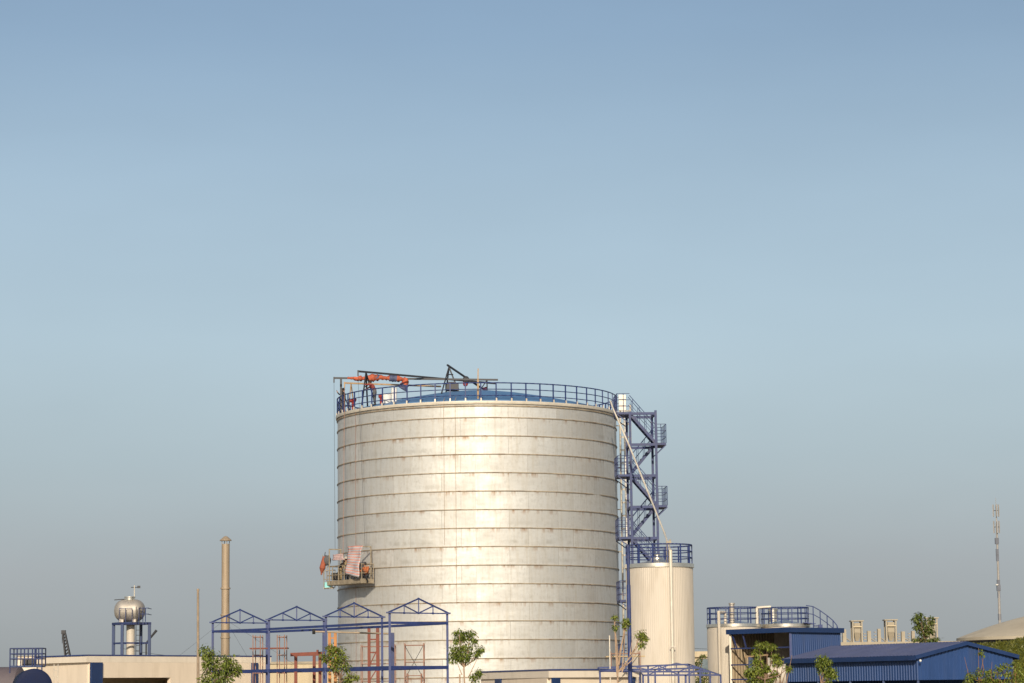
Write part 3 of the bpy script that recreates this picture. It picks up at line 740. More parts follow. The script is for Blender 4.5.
t2, c2, r2, z2t = insul_tank('cream ribbed insulated tank with railed top standing beside the stair tower', 626.3, 694.3, 130.0, 564, 14, .95, 'cream insulated tanks')
def topz(Y, px, py): return Z(px, py, Y)
mb = MB(); c = P(657.3, 560, 130.5); mb.lathe([(.34, 0), (.30, .16), (.12, .22), (.10, .30), (.14, .30), (.14, .34), (.001, .34)], (c.x, c.y, z2t + .25), 24); mb.build('manhole', 'silver', t2, smooth=True)
mb = MB(); c = P(668, 556, 129.6); mb.tube((c.x, c.y, z2t + .1), (c.x, c.y, z2t + 1.15), .09, n=12); mb.box((c.x + .05, c.y, z2t + 1.15), (.26, .16, .12)); mb.tube((c.x + .12, c.y, z2t + 1.15), (c.x + .12, c.y, z2t + 1.3), .04); mb.build('valve', 'concrete', t2)
vx = X(671.5, 128.1, 600)
mb = MB(); mb.tube((vx, 128.1, 0), (vx, 128.1, Z(671.5, 551, 128.1)), .085, n=14); mb.tube((vx, 128.1, Z(671.5, 551, 128.1)), (c.x, c.y, z2t + 1.0), .08, n=12)
mb.build('down_pipe', 'pale_metal', t2, smooth=True)
mb = MB(); zz = Z(671.5, 647, 128.1); mb.bar((vx - .14, 128.0, zz), (vx + .14, 128.0, zz), .05, .06); mb.bar((vx - .16, 128.05, 0), (vx - .16, 128.05, zz), .04, .06); mb.bar((vx + .16, 128.05, 0), (vx + .16, 128.05, zz), .04, .06); mb.build('pipe_support', 'steel_dull', t2)
# sloping pipe from the big tank's rim to the tank top
sp = thing('sloping_pipe', 'pale pipe sloping from the big tank rim down past the stair tower', 'pipe', tuple(P(610.5, 401, 139.6)))
pts = [P(610.5, 401, 139.9), P(613, 408.5, 139.4), P(629, 445, 138.2), P(648, 492, 135.5), P(664.5, 533, 131.5), P(667.5, 542, 130.2), P(667.8, 551, 129.8)]
mb = MB(); mb.path(pts, .045, 10); mb.build('pipe', 'pale_metal', sp, smooth=True)
mb = MB(); mb.sph(pts[2], .065, n=10); mb.sph(pts[4], .065, n=10); mb.build('coupling', 'steel_dull', sp, smooth='all')

t3, c3, r3, z3t = insul_tank('cream ribbed insulated tank left of the open blue shed', 708, 761.5, 166.0, 624.5, 14, 1.05, 'cream insulated tanks')
t4, c4, r4, z4t = insul_tank('cream ribbed insulated tank with curved stair behind the open blue shed', 762, 811, 167.0, 624.5, 14, 1.05, 'cream insulated tanks')
x = X(719.5, 163.9, 650); zz = Z(719.5, 612, 163.9)
mb = MB(); mb.tube((x, 163.9, 0), (x, 163.9, zz), .1, n=12); mb.tube((x, 163.9, zz), (x + .5, 165, zz), .09, n=10); mb.tube((x + .5, 165, zz), (x + .5, 165, z3t), .09, n=10); mb.build('down_pipe', 'clad', t3, smooth=True)
mb = MB(); c = P(732, 615, 165.5); mb.tube((c.x, c.y, z3t + .1), (c.x, c.y, Z(732, 604.5, 165.5)), .16, n=12); mb.tube((c.x, c.y, Z(732, 604.5, 165.5)), (c.x, c.y, Z(732, 603, 165.5)), .2, n=12); mb.build('vent', 'steel_dull', t3, smooth=True)
mb = MB(); c = P(773, 615, 166.3); mb.lathe([(.26, 0), (.26, .7), (.32, .7), (.32, .85), (.001, .95)], (c.x, c.y, z4t + .2), 20); mb.build('manhole', 'silver', t4, smooth=True)
mb = MB(); c = P(757, 615, 165.2); mb.tube((c.x, c.y, z4t), (c.x, c.y, z4t + 1.15), .1, n=12); mb.tube((c.x, c.y, z4t + 1.1), (c.x + .9, c.y, z4t + 1.15), .08, n=10); mb.build('valve', 'pale_metal', t3)
# curved access stair on the right tank
pts = [P(px, py, 165.5 + .02 * i) for i, (px, py) in enumerate(((806, 605.5), (813, 606.5), (820, 610.5), (827, 615.5), (833, 620.5), (837, 625.5), (838.5, 632)))]
mb = MB(); mb.path(pts, .03, 6); mb.path([p - Vector((0, 0, .5)) for p in pts], .025, 6)
for p in pts[1:]: mb.tube(p, p - Vector((0, 0, 1.5)), .03)
st = MB()
for i in range(12):
    t = i / 12 * (len(pts) - 1); k = int(t); p = pts[k].lerp(pts[min(k + 1, len(pts) - 1)], t - k) - Vector((0, 0, 1.1)); st.bar(p, p + Vector((0, 1.0, 0)), .3, .05, up=(0, 0, 1))
st.bar(pts[2] - Vector((0, 0, .9)), Vector((pts[2].x, pts[2].y, 0)), .25, .25)
so = st.build('access_stair', 'blue', t4); mb.build('stair_rail', 'blue', so)

# ------------------------------------------------------------------ open blue shed (tall bay)
Cn = P(790, 627.5, 158); Lf = P(730, 629.8, 162.0); Rt = P(840, 628.3, 162.2)
Bk = Lf + Rt - Cn
sd = thing('open_shed', 'tall blue open fronted shed in front of the two cream tanks', 'shed', (Cn.x, Cn.y, 0))
zc, zl, zr = Cn.z, Lf.z, Rt.z; zb = zl + zr - zc
mb = MB(); ctr = (Cn + Bk) / 2
def outw(p, k=.25):
    d = Vector((p.x - ctr.x, p.y - ctr.y, 0)).normalized() * k; return Vector((p.x + d.x, p.y + d.y, p.z))
rc = [outw(Vector((q.x, q.y, z_))) for q, z_ in ((Cn, zc), (Rt, zr), (Bk, zb), (Lf, zl))]
mb.slab(rc, .04); mb.build('roof', 'blue_roof', sd)
mb = MB()
for a, b in ((rc[0], rc[1]), (rc[0], rc[3]), (rc[1], rc[2]), (rc[2], rc[3])): mb.bar(a - Vector((0, 0, .14)), b - Vector((0, 0, .14)), .04, .30)
mb.build('fascia', 'blue_trim', sd)
mb = MB(); mb.ribbed((Cn.x, Cn.y, .8), (Rt.x, Rt.y, .8), (Rt.x, Rt.y, zr - .06), (Cn.x, Cn.y, zc - .06), .22, .04); mb.build('side_cladding', 'blue_sheet', sd)
mb = MB(); mb.ribbed((Lf.x, Lf.y, .0), (Bk.x, Bk.y, .0), (Bk.x, Bk.y, zb - .06), (Lf.x, Lf.y, zl - .06), .3, .03, True); mb.build('inner_cladding', 'tan_clad', sd)
mb = MB(); mb.ribbed((Rt.x, Rt.y, .0), (Bk.x, Bk.y, .0), (Bk.x, Bk.y, zb - .06), (Rt.x, Rt.y, zr - .06), .3, .03, True); mb.build('back_cladding', 'blue_sheet', sd)
for q, z_ in ((Cn, zc), (Lf, zl)):
    mb = MB(); mb.bar((q.x, q.y, 0), (q.x, q.y, z_ - .08), .13, .13); mb.build('post', 'blue' if q is not Lf else 'pale_metal', sd)
fx = lambda t, z_: Vector((Lf.x + (Cn.x - Lf.x) * t, Lf.y + (Cn.y - Lf.y) * t, z_))
for py in (648.7, 665, 679.5):
    z_ = Z(732, py, 162); mb = MB(); mb.bar(fx(0, z_), fx(1. if py < 650 else .38, z_), .08, .08); mb.build('girt', 'blue_tower', sd)
zg = Z(732, 648.7, 162)
mb = MB(); mb.bar(fx(.02, zl - .15), fx(.11, zg), .07); mb.bar(fx(.2, zl - .1), fx(.27, zg), .07); mb.build('brace', 'blue_tower', sd)
mb = MB(); mb.bar(fx(.25, Z(750, 657, 161)), fx(.62, Z(765, 655, 160)), .12, .1); mb.build('tie_beam', 'wood', sd)
mb = MB(); mb.bar(fx(.34, 0), fx(.34, Z(751, 657, 161)), .3, .12); mb.build('inner_column', 'blue_trim', sd)
# pale vessel under the shed
v0, v1 = P(764, 676, 156.5), P(790, 676, 156.0)
vs = thing('process_vessel', 'pale horizontal vessel with rounded ends under the open blue shed', 'vessel', (v0.x, v0.y, 0))
mb = MB(); L_ = (v1 - v0).length; rr = .72
for t0, t1, ra, rb in ((0, .08, .35, .6), (.08, .18, .6, .72), (.18, .82, .72, .72), (.82, .92, .72, .6), (.92, 1, .6, .35)): mb.tube(v0.lerp(v1, t0), v0.lerp(v1, t1), ra, rb, 24)
mb.build('shell', 'clad', vs, smooth=True)
for t in (.25, .75):
    q = v0.lerp(v1, t); mb = MB(); mb.box((q.x, q.y, (q.z - .3) / 2), (.25, .9, q.z - .3)); mb.build('saddle', 'concrete', vs)
mb = MB(); q = v0.lerp(v1, .2); mb.tube(q, q + Vector((0, 0, 1.1)), .1, n=10); mb.tube(q + Vector((0, 0, .95)), q + Vector((.6, 0, .95)), .07, n=8); mb.build('nozzle', 'steel_dull', vs)

# ------------------------------------------------------------------ low blue shed with gable
G0 = P(917.5, 654.8, 140); G1 = P(1012, 653.5, 143.0); S1 = P(787, 658.5, 151)
Ap = P(966, 641.8, 141)
E = thing('gabled_shed', 'low blue clad shed with faded shallow gable roof in the right foreground', 'shed', (G0.x, G0.y, 0))
ez = G0.z; az = Ap.z
dirL = Vector((S1.x - G0.x, S1.y - G0.y, 0)); dirG = Vector((G1.x - G0.x, G1.y - G0.y, 0))
zw = Z(917, 680, 140)
g0 = Vector((G0.x, G0.y, 0)); g1 = g0 + dirG; gm = Vector((Ap.x, g0.lerp(g1, .5).y, 0)); s0 = g0 + dirL; s1_ = g1 + dirL; sm_ = gm + dirL
e_ = -dirG.normalized() * .3; e2 = -dirL.normalized() * .2
sl = (az - ez) / (gm - g0).length
def RP(base, z): return Vector((base.x, base.y, z))
mb = MB(); mb.ribbed(RP(s0 + e_ - e2, ez + .02 - sl * .3), RP(g0 + e_ + e2, ez + .02 - sl * .3), RP(gm + e2, az + .02), RP(sm_ - e2, az + .02), .3, .03)
mb.ribbed(RP(g1 - e_ + e2, ez + .02 - sl * .3), RP(s1_ - e_ - e2, ez + .02 - sl * .3), RP(sm_ - e2, az + .02), RP(gm + e2, az + .02), .3, .03)
mb.build('roof', 'blue_roof', E)
mb = MB()
mb.bar(RP(s0 + e_, ez - .1 - sl * .3), RP(g0 + e_ + e2, ez - .1 - sl * .3), .05, .26); mb.bar(RP(s1_ - e_, ez - .1 - sl * .3), RP(g1 - e_ + e2, ez - .1 - sl * .3), .05, .26)
mb.bar(RP(g0 + e_ + e2 * 1.1, ez - .07 - sl * .3), RP(gm + e2 * 1.1, az - .07), .05, .2); mb.bar(RP(gm + e2 * 1.1, az - .07), RP(g1 - e_ + e2 * 1.1, ez - .07 - sl * .3), .05, .2)
mb.build('fascia', 'blue_trim', E)
mb = MB(); mb.ribbed(RP(s0, zw), RP(g0, zw), RP(g0, ez - .06), RP(s0, ez - .06), .24, .04); mb.build('side_cladding', 'blue_sheet', E)
mb = MB()
mb.ribbed(RP(g0, zw), RP(gm, zw), RP(gm, az - .08), RP(g0, ez - .08), .24, .04); mb.ribbed(RP(gm, zw), RP(g1, zw), RP(g1, ez - .08), RP(gm, az - .08), .24, .04); mb.build('gable_cladding', 'blue_sheet', E)
mb = MB(); mb.ribbed(RP(s1_, 0), RP(s0, 0), RP(s0, ez - .06), RP(s1_, ez - .06), .24, .04); mb.ribbed(RP(g1, 0), RP(s1_, 0), RP(s1_, ez - .06), RP(g1, ez - .06), .24, .04); mb.build('rear_cladding', 'blue_sheet', E)
for q in [g0, g1, gm, s0, s1_, s0.lerp(g0, .25), s0.lerp(g0, .5), s0.lerp(g0, .75), s1_.lerp(g1, .5)]:
    mb = MB(); mb.bar(RP(q + Vector((.0, .12, 0)), 0), RP(q + Vector((0, .12, 0)), ez - .1), .12, .12); mb.build('post', 'blue_trim', E)
mb = MB(); q = RP(g0 + e_ * .4 + e2 * 2, ez - .32); mb.sph(q, .07, n=8); mb.build('lamp', 'bucket', E)

# ------------------------------------------------------------------ cream buildings
def lowbuild(name, label, corner, left, right, zt_, pil, hole=None, group='cream site buildings', fas=.36):
    C_, L_, R2 = [Vector((p.x, p.y, 0)) for p in (corner, left, right)]
    B_ = L_ + R2 - C_
    root = thing(name, label, 'building', (C_.x, C_.y, 0), group)
    poly = [C_, R2, B_, L_]; ctr = (C_ + B_) / 2
    def off(p, k):
        d = (p - ctr).normalized() * k; return p + d
    mb = MB(); zw_ = zt_ - fas
    th = .22
    for a, b in ((R2, B_), (B_, L_), (L_, C_)):
        d = (b - a).normalized(); nrm_ = Vector((d.y, -d.x, 0)); m_ = (a + b) / 2
        mb.box((m_.x, m_.y, zw_ / 2), ((b - a).length, th, zw_), math.atan2(d.y, d.x))
    d = (R2 - C_); ln = d.length; d = d / ln; ang = math.atan2(d.y, d.x)
    hs = hole or []
    def seg(s0_, s1__, za, zb_):
        if s1__ - s0_ < .01 or zb_ - za < .01: return
        m_ = C_ + d * (s0_ + s1__) / 2; mb.box((m_.x, m_.y, (za + zb_) / 2), (s1__ - s0_, th, zb_ - za), ang)
    cur = 0
    for (a, b, za, zb_) in hs:
        seg(cur, a, 0, zw_); seg(a, b, 0, za); seg(a, b, zb_, zw_); cur = b
    seg(cur, ln, 0, zw_)
    mb.build('wall', 'cream', root)
    fo = MB(); fo.prism([(p.x, p.y) for p in (off(C_, .32), off(R2, .32), off(B_, .32), off(L_, .32))], zw_ + .003, zt_ - .04); fo.build('fascia', 'cream_light', root)
    fo = MB(); fo.prism([(p.x, p.y) for p in (off(C_, .36), off(R2, .36), off(B_, .36), off(L_, .36))], zt_ - .037, zt_ + .03); fo.build('roof_edge', 'blue', root)
    for (s_, w, side) in pil:
        if side == 'R': m_ = C_ + d * s_ + Vector((d.y, -d.x, 0)) * (th / 2 + .02); a_ = ang
        else:
            dl = (L_ - C_).normalized(); m_ = C_ + dl * s_ + Vector((-dl.y, dl.x, 0)) * (th / 2 + .02); a_ = math.atan2(dl.y, dl.x)
        fo = MB(); fo.box((m_.x, m_.y, (zw_ - .002) / 2), (w, .14, zw_ - .002), a_); fo.build('pilaster', 'blue_trim', root)
    return root, C_, d, ln

def s_at(C_, d, px):     # distance along a wall line where it crosses a pixel column
    e = (px - 512) / F; return (e * C_.y - C_.x) / (d.x - e * d.y)

cL = P(89, 655.2, 130); rL = P(266, 656.8, 141.5); lL = P(40, 657.4, 134.2)
dL = Vector((rL.x - cL.x, rL.y - cL.y, 0)).normalized(); C_ = Vector((cL.x, cL.y, 0))
w = s_at(C_, dL, 99.5)
h0, h1 = s_at(C_, dL, 100), s_at(C_, dL, 168)
lowbuild('site_building', 'long cream flat roofed building with blue corner column and dark opening at left', cL, lL, rL, cL.z, [(w / 2, w, 'R'), (s_at(C_, dL, 251), .5, 'R')],
         [(h0, h1, .9, Z(130, 677.7, 132.5))])
cM = P(549, 669.8, 118); lM = P(483, 672.4, 127.0); rM = P(634, 669.6, 122)
dM = Vector((rM.x - cM.x, rM.y - cM.y, 0)).normalized(); C_ = Vector((cM.x, cM.y, 0))
dlM = Vector((lM.x - cM.x, lM.y - cM.y, 0)).normalized()
lowbuild('site_building', 'low cream building with blue columns in front of the big tank', cM, lM, rM, cM.z,
         [(.28, .5, 'R'), (s_at(C_, dM, 625), .35, 'R'), (s_at(C_, dlM, 497.5), .8, 'L')], fas=.36)

# far boundary walls and shed
mb = MB(); a = P(258, 657.5, 175); b = P(352, 657.5, 176)
w0 = thing('boundary_wall', 'tan boundary wall behind the blue steel frame', 'wall', (a.x, a.y, 0))
mb.bar((a.x, a.y, a.z / 2 - .2), (b.x, b.y, a.z / 2 - .2), .25, a.z - .5); mb.build('wall', 'tan_wall', w0)
mb = MB(); mb.bar((a.x, a.y, a.z - .38), (b.x, b.y, a.z - .38), .4, .16); mb.build('coping', 'concrete', w0)
c = P(704, 657, 230)
fb = thing('far_building', 'small tan building glimpsed between the cream ribbed tanks', 'building', (c.x, c.y, 0))
mb = MB(); mb.box((c.x, c.y + 3, c.z / 2), (7, 6, c.z)); mb.build('wall', 'tan_wall', fb)
mb = MB(); mb.box((c.x, c.y + 3, c.z + .25), (7.6, 6.6, .5)); mb.build('parapet', 'tan_wall', fb)
q = P(704.5, 667, 230); wn = MB(); wn.box((q.x, q.y - .03, q.z), (.9, .1, 1.4)); wo = wn.build('window', 'glass', fb)
wn = MB()
for dx in (-.48, .48): wn.box((q.x + dx, q.y - .06, q.z), (.08, .12, 1.56))
for dz in (-.74, .74): wn.box((q.x, q.y - .06, q.z + dz), (.88, .12, .08))
wn.build('frame', 'concrete', wo)

# ------------------------------------------------------------------ blue portal frame (4 trusses)
TRS = []
spec = [((212.8, 622.6), (266.8, 623.2), (240.6, 611.0)), ((269., 620.0), (323.9, 620.4), (296.9, 608.0)), ((325.9, 616.6), (382., 617.4), (354., 604.4)), ((389.6, 612.8), (447.2, 613.4), (418.4, 600.6))]
YT = 110.0
for i, (l_, r__, a_) in enumerate(spec):
    hor = 689.6 + (512 - (l_[0] + r__[0]) / 2) * .01134
    ref = 690.3 - 613.1
    Yl = YT * ref / (hor - (l_[1] + r__[1]) / 2)
    TRS.append((P(l_[0], l_[1], Yl - .0), P(r__[0], r__[1], Yl + 2.0)))
eave = sum((a.z + b.z) / 2 for a, b in TRS) / 4
pf = thing('portal_frame', 'bare blue steel frame of four gable trusses in front of the big tank', 'steel frame', (TRS[1][0].x, TRS[1][0].y, 0))
for i, (a, b) in enumerate(TRS):
    a = up(a, eave); b = up(b, eave); ap_ = (a + b) / 2 + Vector((0, 0, .62))
    for q in (a, b):
        mb = MB(); mb.bar(up(q, 0), up(q, eave), .10, .10); mb.box((q.x, q.y, eave + .01), (.3, .3, .06)); mb.build('column', 'blue', pf)
    mb = MB(); k = .05
    o_ = (b - a) * .04
    mb.bar(a - o_, ap_, k, k * 1.2); mb.bar(ap_, b + o_, k, k * 1.2); mb.bar(a, b, k, k)
    mid = (a + b) / 2; mb.bar(mid, ap_, k, k)
    for t in (.25, .75):
        q = a.lerp(b, t); qq = q + Vector((0, 0, .31)); mb.bar(q, qq, k * .9, k * .9); mb.bar(qq, mid, k * .9, k * .9)
    for q in (mid, ap_, a.lerp(b, .25), a.lerp(b, .75)): mb.box((q.x, q.y, q.z), (.10, .014, .085), math.atan2((b - a).y, (b - a).x))
    mb.build('truss', 'blue', pf)
zb1 = eave - .42; zb2 = Z(447, 667.3, YT + 1)
for z_, h in ((zb1, .105), (zb2, .14)):
    for s_ in (0, 1):
        for i in range(3):
            mb = MB(); mb.bar(up(TRS[i][s_], z_), up(TRS[i + 1][s_], z_), .10, h); mb.build('side_beam', 'blue', pf)
    for i in (0, 3):
        mb = MB(); mb.bar(up(TRS[i][0], z_), up(TRS[i][1], z_), .12, h); mb.build('cross_beam', 'blue', pf)

# small low roof frame at right of centre
lf = thing('low_roof_frame', 'low blue steel roof frame with small trusses before the cream tank', 'steel frame', (X(660, 114), 114, 0))
rows_ = [((598, 667.8), (689, 664.3), (688, 664.2), 121), ((600, 671.3), (700, 668.0), (668, 664.6), 118), ((640, 671.8), (710, 671.5), (682, 667.2), 115.5), ((643, 675.2), (720.5, 675.0), (668, 669.6), 112)]
prevs = None
for i, (l_, r__, a_, Y) in enumerate(rows_):
    a, b = P(l_[0], l_[1], Y), P(r__[0], r__[1], Y); mb = MB(); mb.bar(a, b, .08, .075)
    if i >= 1:
        n_ = 2
        for t in range(n_):
            p_, q_ = a.lerp(b, t / n_ + .05), a.lerp(b, (t + 1) / n_ - .02); ap_ = (p_ + q_) / 2 + Vector((0, 0, .26))
            mb.bar(p_, ap_, .045); mb.bar(ap_, q_, .045); mb.bar((p_ + q_) / 2, ap_, .035); mb.bar(p_.lerp(q_, .25), p_.lerp(ap_, .5), .035); mb.bar(p_.lerp(q_, .75), q_.lerp(ap_, .5), .035)
    mb.build('truss', 'blue', lf)
    for q in (a, b, a.lerp(b, .55)):
        mb = MB(); mb.bar((q.x, q.y, 0), q, .08, .08); mb.build('post', 'blue', lf)
    if prevs:
        for k_ in (0, 1):
            mb = MB(); mb.bar(prevs[k_], (a, b)[k_], .05, .05); mb.build('purlin', 'blue', lf)
    prevs = (a, b)

# blue mast in front of the cream tank
mx = P(630.3, 683, 108); mt_ = P(629.3, 545, 108)
ms = thing('steel_mast', 'slim blue steel mast standing before the cream ribbed tank', 'mast', (mx.x, mx.y, 0))
zs = Z(630, 585, 108)
mb = MB(); mb.tube((mx.x, 108, 0), (mx.x, 108, zs), .095, .085, n=14); mb.build('lower_tube', 'blue', ms, smooth=True)
mb = MB(); mb.tube((mx.x, 108, zs), (mx.x, 108, mt_.z), .065, .06, n=14); mb.build('upper_tube', 'blue_tower', ms, smooth=True)

# ------------------------------------------------------------------ chimney and slim pole
cx = X(225.3, 160); zt_ = Z(225.5, 544, 160)
ch = thing('chimney_stack', 'tall tan metal chimney with conical rain cap at left', 'chimney', (cx, 160, 0))
mb = MB(); mb.lathe([(.27, 0), (.27, zt_ * .62), (.25, zt_ * .62), (.25, zt_), (.22, zt_), (.22, zt_ - .3)], (cx, 160, 0), 28); mb.build('flue', 'stack', ch, smooth=True)
mb = MB()
for k in (.36, .5, .62, .76): mb.lathe([(.25, zt_ * k), (.31, zt_ * k), (.31, zt_ * k + .09), (.25, zt_ * k + .09)], (cx, 160, 0), 28)
mb.build('flange', 'stack', ch)
mb = MB(); mb.lathe([(.02, zt_ + .2), (.37, zt_ + .2), (.37, zt_ + .24), (.12, zt_ + .46), (.001, zt_ + .5)], (cx, 160, 0), 24)
for k in range(4):
    q = circ((cx, 160), .24, k * math.pi / 2 + .4, 0); mb.tube((q.x, q.y, zt_ - .1), (q.x, q.y, zt_ + .22), .02)
mb.build('rain_cap', 'stack', ch, smooth=True)
for k, (gx, gy) in enumerate(((-3, -2), (4, -3), (1, 6))):
    mb = MB(); mb.tube((cx, 160, zt_ * .6), (cx + gx * 1.2, 160 + gy, 4.0), .006, n=5); mb.build('guy_wire', 'dark', ch)
q = P(198, 590, 122); xx = X(198, 122, 683)
mb = MB(); mb.tube((xx + .02, 122, 0), (q.x, 122, q.z), .075, .055, n=10); mb.tube((q.x, 122, q.z - .05), (q.x, 122, q.z + .06), .065, n=10)
pl = mb.build('slim_pole', 'wood', at=(xx, 122, 0), smooth=True); pl.data.materials[0] = M['pole_wood']; tag(pl, 'thin weathered pole standing left of the tan chimney', 'pole')

# ------------------------------------------------------------------ silver tank on stand
YW = 152
ws = thing('tank_stand', 'blue steel stand on the far side of the long cream building', 'stand', (X(131, YW), YW, 0))
zp = Z(131, 623.5, YW); zm = Z(131, 643.2, YW); half = 1.15
xs = [X(113.2, YW, 640), X(125.3, YW, 640), X(137.8, YW, 640), X(149.6, YW, 640)]
LG = [Vector((xs[0], YW + .1, 0)), Vector((xs[1] - .04, YW - .95, 0)), Vector((xs[3], YW - .1, 0)), Vector((xs[2] + .04, YW + .95, 0))]
for q in LG:
    mb = MB(); mb.bar(q, up(q, zp - .08), .17, .17); mb.build('leg', 'blue_trim', ws)
cq = (LG[0] + LG[2]) / 2
mb = MB(); mb.slab([up(cq + (q - cq) * 1.1, zp + .06) for q in LG], .14); mb.build('deck', 'blue_tower', ws)
for i in range(4):
    mb = MB(); mb.bar(up(LG[i], zm), up(LG[(i + 1) % 4], zm), .08, .09); mb.build('tie_beam', 'blue_tower', ws)
mb = MB(); mb.tube((X(130.5, YW), YW, 0), (X(130.5, YW), YW, zp - .07), .25, n=20); mb.build('down_pipe', 'clad', ws, smooth=True)
mb = MB(); x0, x1 = X(140.5, YW), X(142, YW)
for x in (X(138.3, YW), X(142, YW)): mb.tube((x, YW - .95, 0), (x, YW - .95, zp + .95), .022)
k = .5
while k < zp: mb.tube((X(138.3, YW), YW - .95, k), (X(142, YW), YW - .95, k), .016, n=6); k += .3
mb.build('ladder', 'dark', ws)
mb = MB(); z0 = zp + .07; xa, xb = X(140.8, YW), X(150.8, YW)
for h in (.8, .45): mb.tube((xa, YW - .85, z0 + h), (xb, YW - .85, z0 + h), .022); mb.tube((xb - .1, YW - .85, z0 + h), (xb - .1, YW + .85, z0 + h), .022)
for x in (xa, X(144.8, YW), X(147.3, YW)): mb.tube((x, YW - .85, z0), (x, YW - .85, z0 + .8), .025)
xa, xb = X(121.2, YW), X(134, YW)
mb.path([Vector((xa, YW - .85, z0)), Vector((xa, YW - .85, z0 + .8)), Vector((xb, YW - .85, z0 + .8)), Vector((xb, YW - .85, z0))], .02); mb.tube((X(127.5, YW), YW - .85, z0), (X(127.5, YW), YW - .85, z0 + .8), .02)
mb.build('guard_rail', 'blue_tower', ws)
zc_ = Z(129.6, 610.7, YW); xc = X(129.7, YW, 610)
wt = thing('water_tank', 'shiny horizontal silver tank with domed ends on the blue stand', 'tank', (xc, YW, zp + .07))
prof = []
n_ = 28
mb = MB(); rr = .66; hl = .93; rows2 = []
for i in range(n_ + 1):
    u = -1 + 2 * i / n_; xx = u * hl
    ee = max(0, (abs(u) - .30) / .70); rad = rr * math.sqrt(max(0, 1 - ee ** 2.3)) + .001
    rows2.append([mb.bm.verts.new((xc + xx, YW + rad * math.cos(t * math.pi / 14), zc_ + rad * math.sin(t * math.pi / 14))) for t in range(28)])
for i in range(n_):
    for t in range(28): mb.bm.faces.new((rows2[i][t], rows2[i][(t + 1) % 28], rows2[i + 1][(t + 1) % 28], rows2[i + 1][t]))
mb.build('shell', 'steel_dull', wt, smooth='all')
mb = MB(); mb.lathe([(.30, 0), (.30, .16), (.34, .16), (.34, .22), (.001, .24)], (xc, YW, zc_ + rr - .05), 20); mb.build('hatch', 'silver', wt, smooth=True)
for dx in (-.42, .36):
    mb = MB(); mb.box((xc + dx, YW, (zp + .07 + zc_ - .42) / 2), (.22, .8, zc_ - .42 - zp - .07)); mb.build('saddle', 'clad', wt)
mb = MB(); mb.tube((xc - .9, YW - .1, zc_ + rr - .02), (xc - .3, YW - .1, zc_ + rr + .02), .025); mb.build('pipe', 'dark', wt)
vx_ = X(134.3, YW, 600); zv = Z(134.3, 587, YW)
wv = thing('wind_vane', 'small wind vane on a thin mast above the silver tank', 'wind vane', (vx_, YW, zc_ + rr - .1))
mb = MB(); mb.tube((vx_, YW, zc_ + rr - .12), (vx_, YW, zv + .1), .03); mb.build('mast', 'pale_metal', wv)
mb = MB(); mb.tube((vx_ - .2, YW, zv - .02), (vx_ + .25, YW, zv - .02), .022); mb.box((vx_ + .26, YW, zv), (.18, .03, .14)); mb.build('vane', 'dark', wv)
# two poles behind the building roof
a, b = P(146.2, 643, 165), P(156.6, 630.2, 165)
fl_ = thing('floodlight_pole', 'dark slanting floodlight arm behind the cream roof right of the stand', 'pole', (a.x, 165, 0))
mb = MB(); mb.tube((a.x, 165, 0), a, .05); mb.build('post', 'dark', fl_)
mb = MB(); mb.tube(a, b, .05, .085); mb.build('arm', 'dark', fl_)
# crane jib
a, b = P(68, 658, 300), P(64, 633, 300)
cr_ = thing('crane', 'dark lattice crane boom rising behind the cream building at left', 'crane', (a.x, 300, 0))
mb = MB()
bs = [Vector((a.x + sx * .32, 300 + sy * .32, 0)) for sx in (-1, 1) for sy in (-1, 1)]
aa = [Vector((a.x + sx * .28, 300 + sy * .28, a.z)) for sx in (-1, 1) for sy in (-1, 1)]; tt = [Vector((b.x + sx * .14, 300 + sy * .14, b.z)) for sx in (-1, 1) for sy in (-1, 1)]
for i in range(4): mb.tube(bs[i], aa[i], .09); mb.tube(aa[i], tt[i], .09)
for k in range(8):
    t0, t1 = k / 8, (k + 1) / 8
    for i, j in ((0, 2), (1, 3), (0, 1), (2, 3)): mb.tube(aa[i].lerp(tt[i], t0), aa[j].lerp(tt[j], t1), .06, n=5)
mb.build('boom', 'dark', cr_)
mb = MB(); mb.box(b + Vector((-.05, 0, .1)), (.5, .35, .45)); mb.tube(b + Vector((-.22, 0, 0)), b + Vector((-.2, 0, -1.2)), .03); mb.build('boom_head', 'dark', cr_)
mb = MB(); mb.box((a.x, 300, 1.3), (3.2, 4.5, 2.0)); mb.build('cab', 'orange_steel', cr_)
for sx in (-1, 1):
    mb = MB(); mb.box((a.x + sx * 1.7, 300, .4), (.6, 4.8, .8)); mb.build('track', 'black', cr_)

# ------------------------------------------------------------------ navy tank bottom left
YN = 118
c = P(34, 687, YN); rr = 18.2 / F * YN
nt = thing('fuel_tank', 'navy blue horizontal tank with domed end in the lower left corner', 'tank', (c.x, c.y, 0))
mb = MB(); prof = []
dirn = Vector((-.215, .977, 0)).normalized(); up_ = Vector((0, 0, 1)); sd_ = dirn.cross(up_)
rows2 = []
for (s_, k) in ((-.07, .001), (-.065, .45), (-.05, .75), (-.02, .96), (0, 1.), (6.5, 1.), (6.7, .8), (6.85, .001)):
    rows2.append([mb.bm.verts.new(c + dirn * s_ + (up_ * math.sin(t * math.pi / 20) + sd_ * math.cos(t * math.pi / 20)) * rr * k) for t in range(40)])
for i in range(len(rows2) - 1):
    for t in range(40): mb.bm.faces.new((rows2[i][t], rows2[i][(t + 1) % 40], rows2[i + 1][(t + 1) % 40], rows2[i + 1][t]))
mb.build('shell', 'navy', nt, smooth=True)
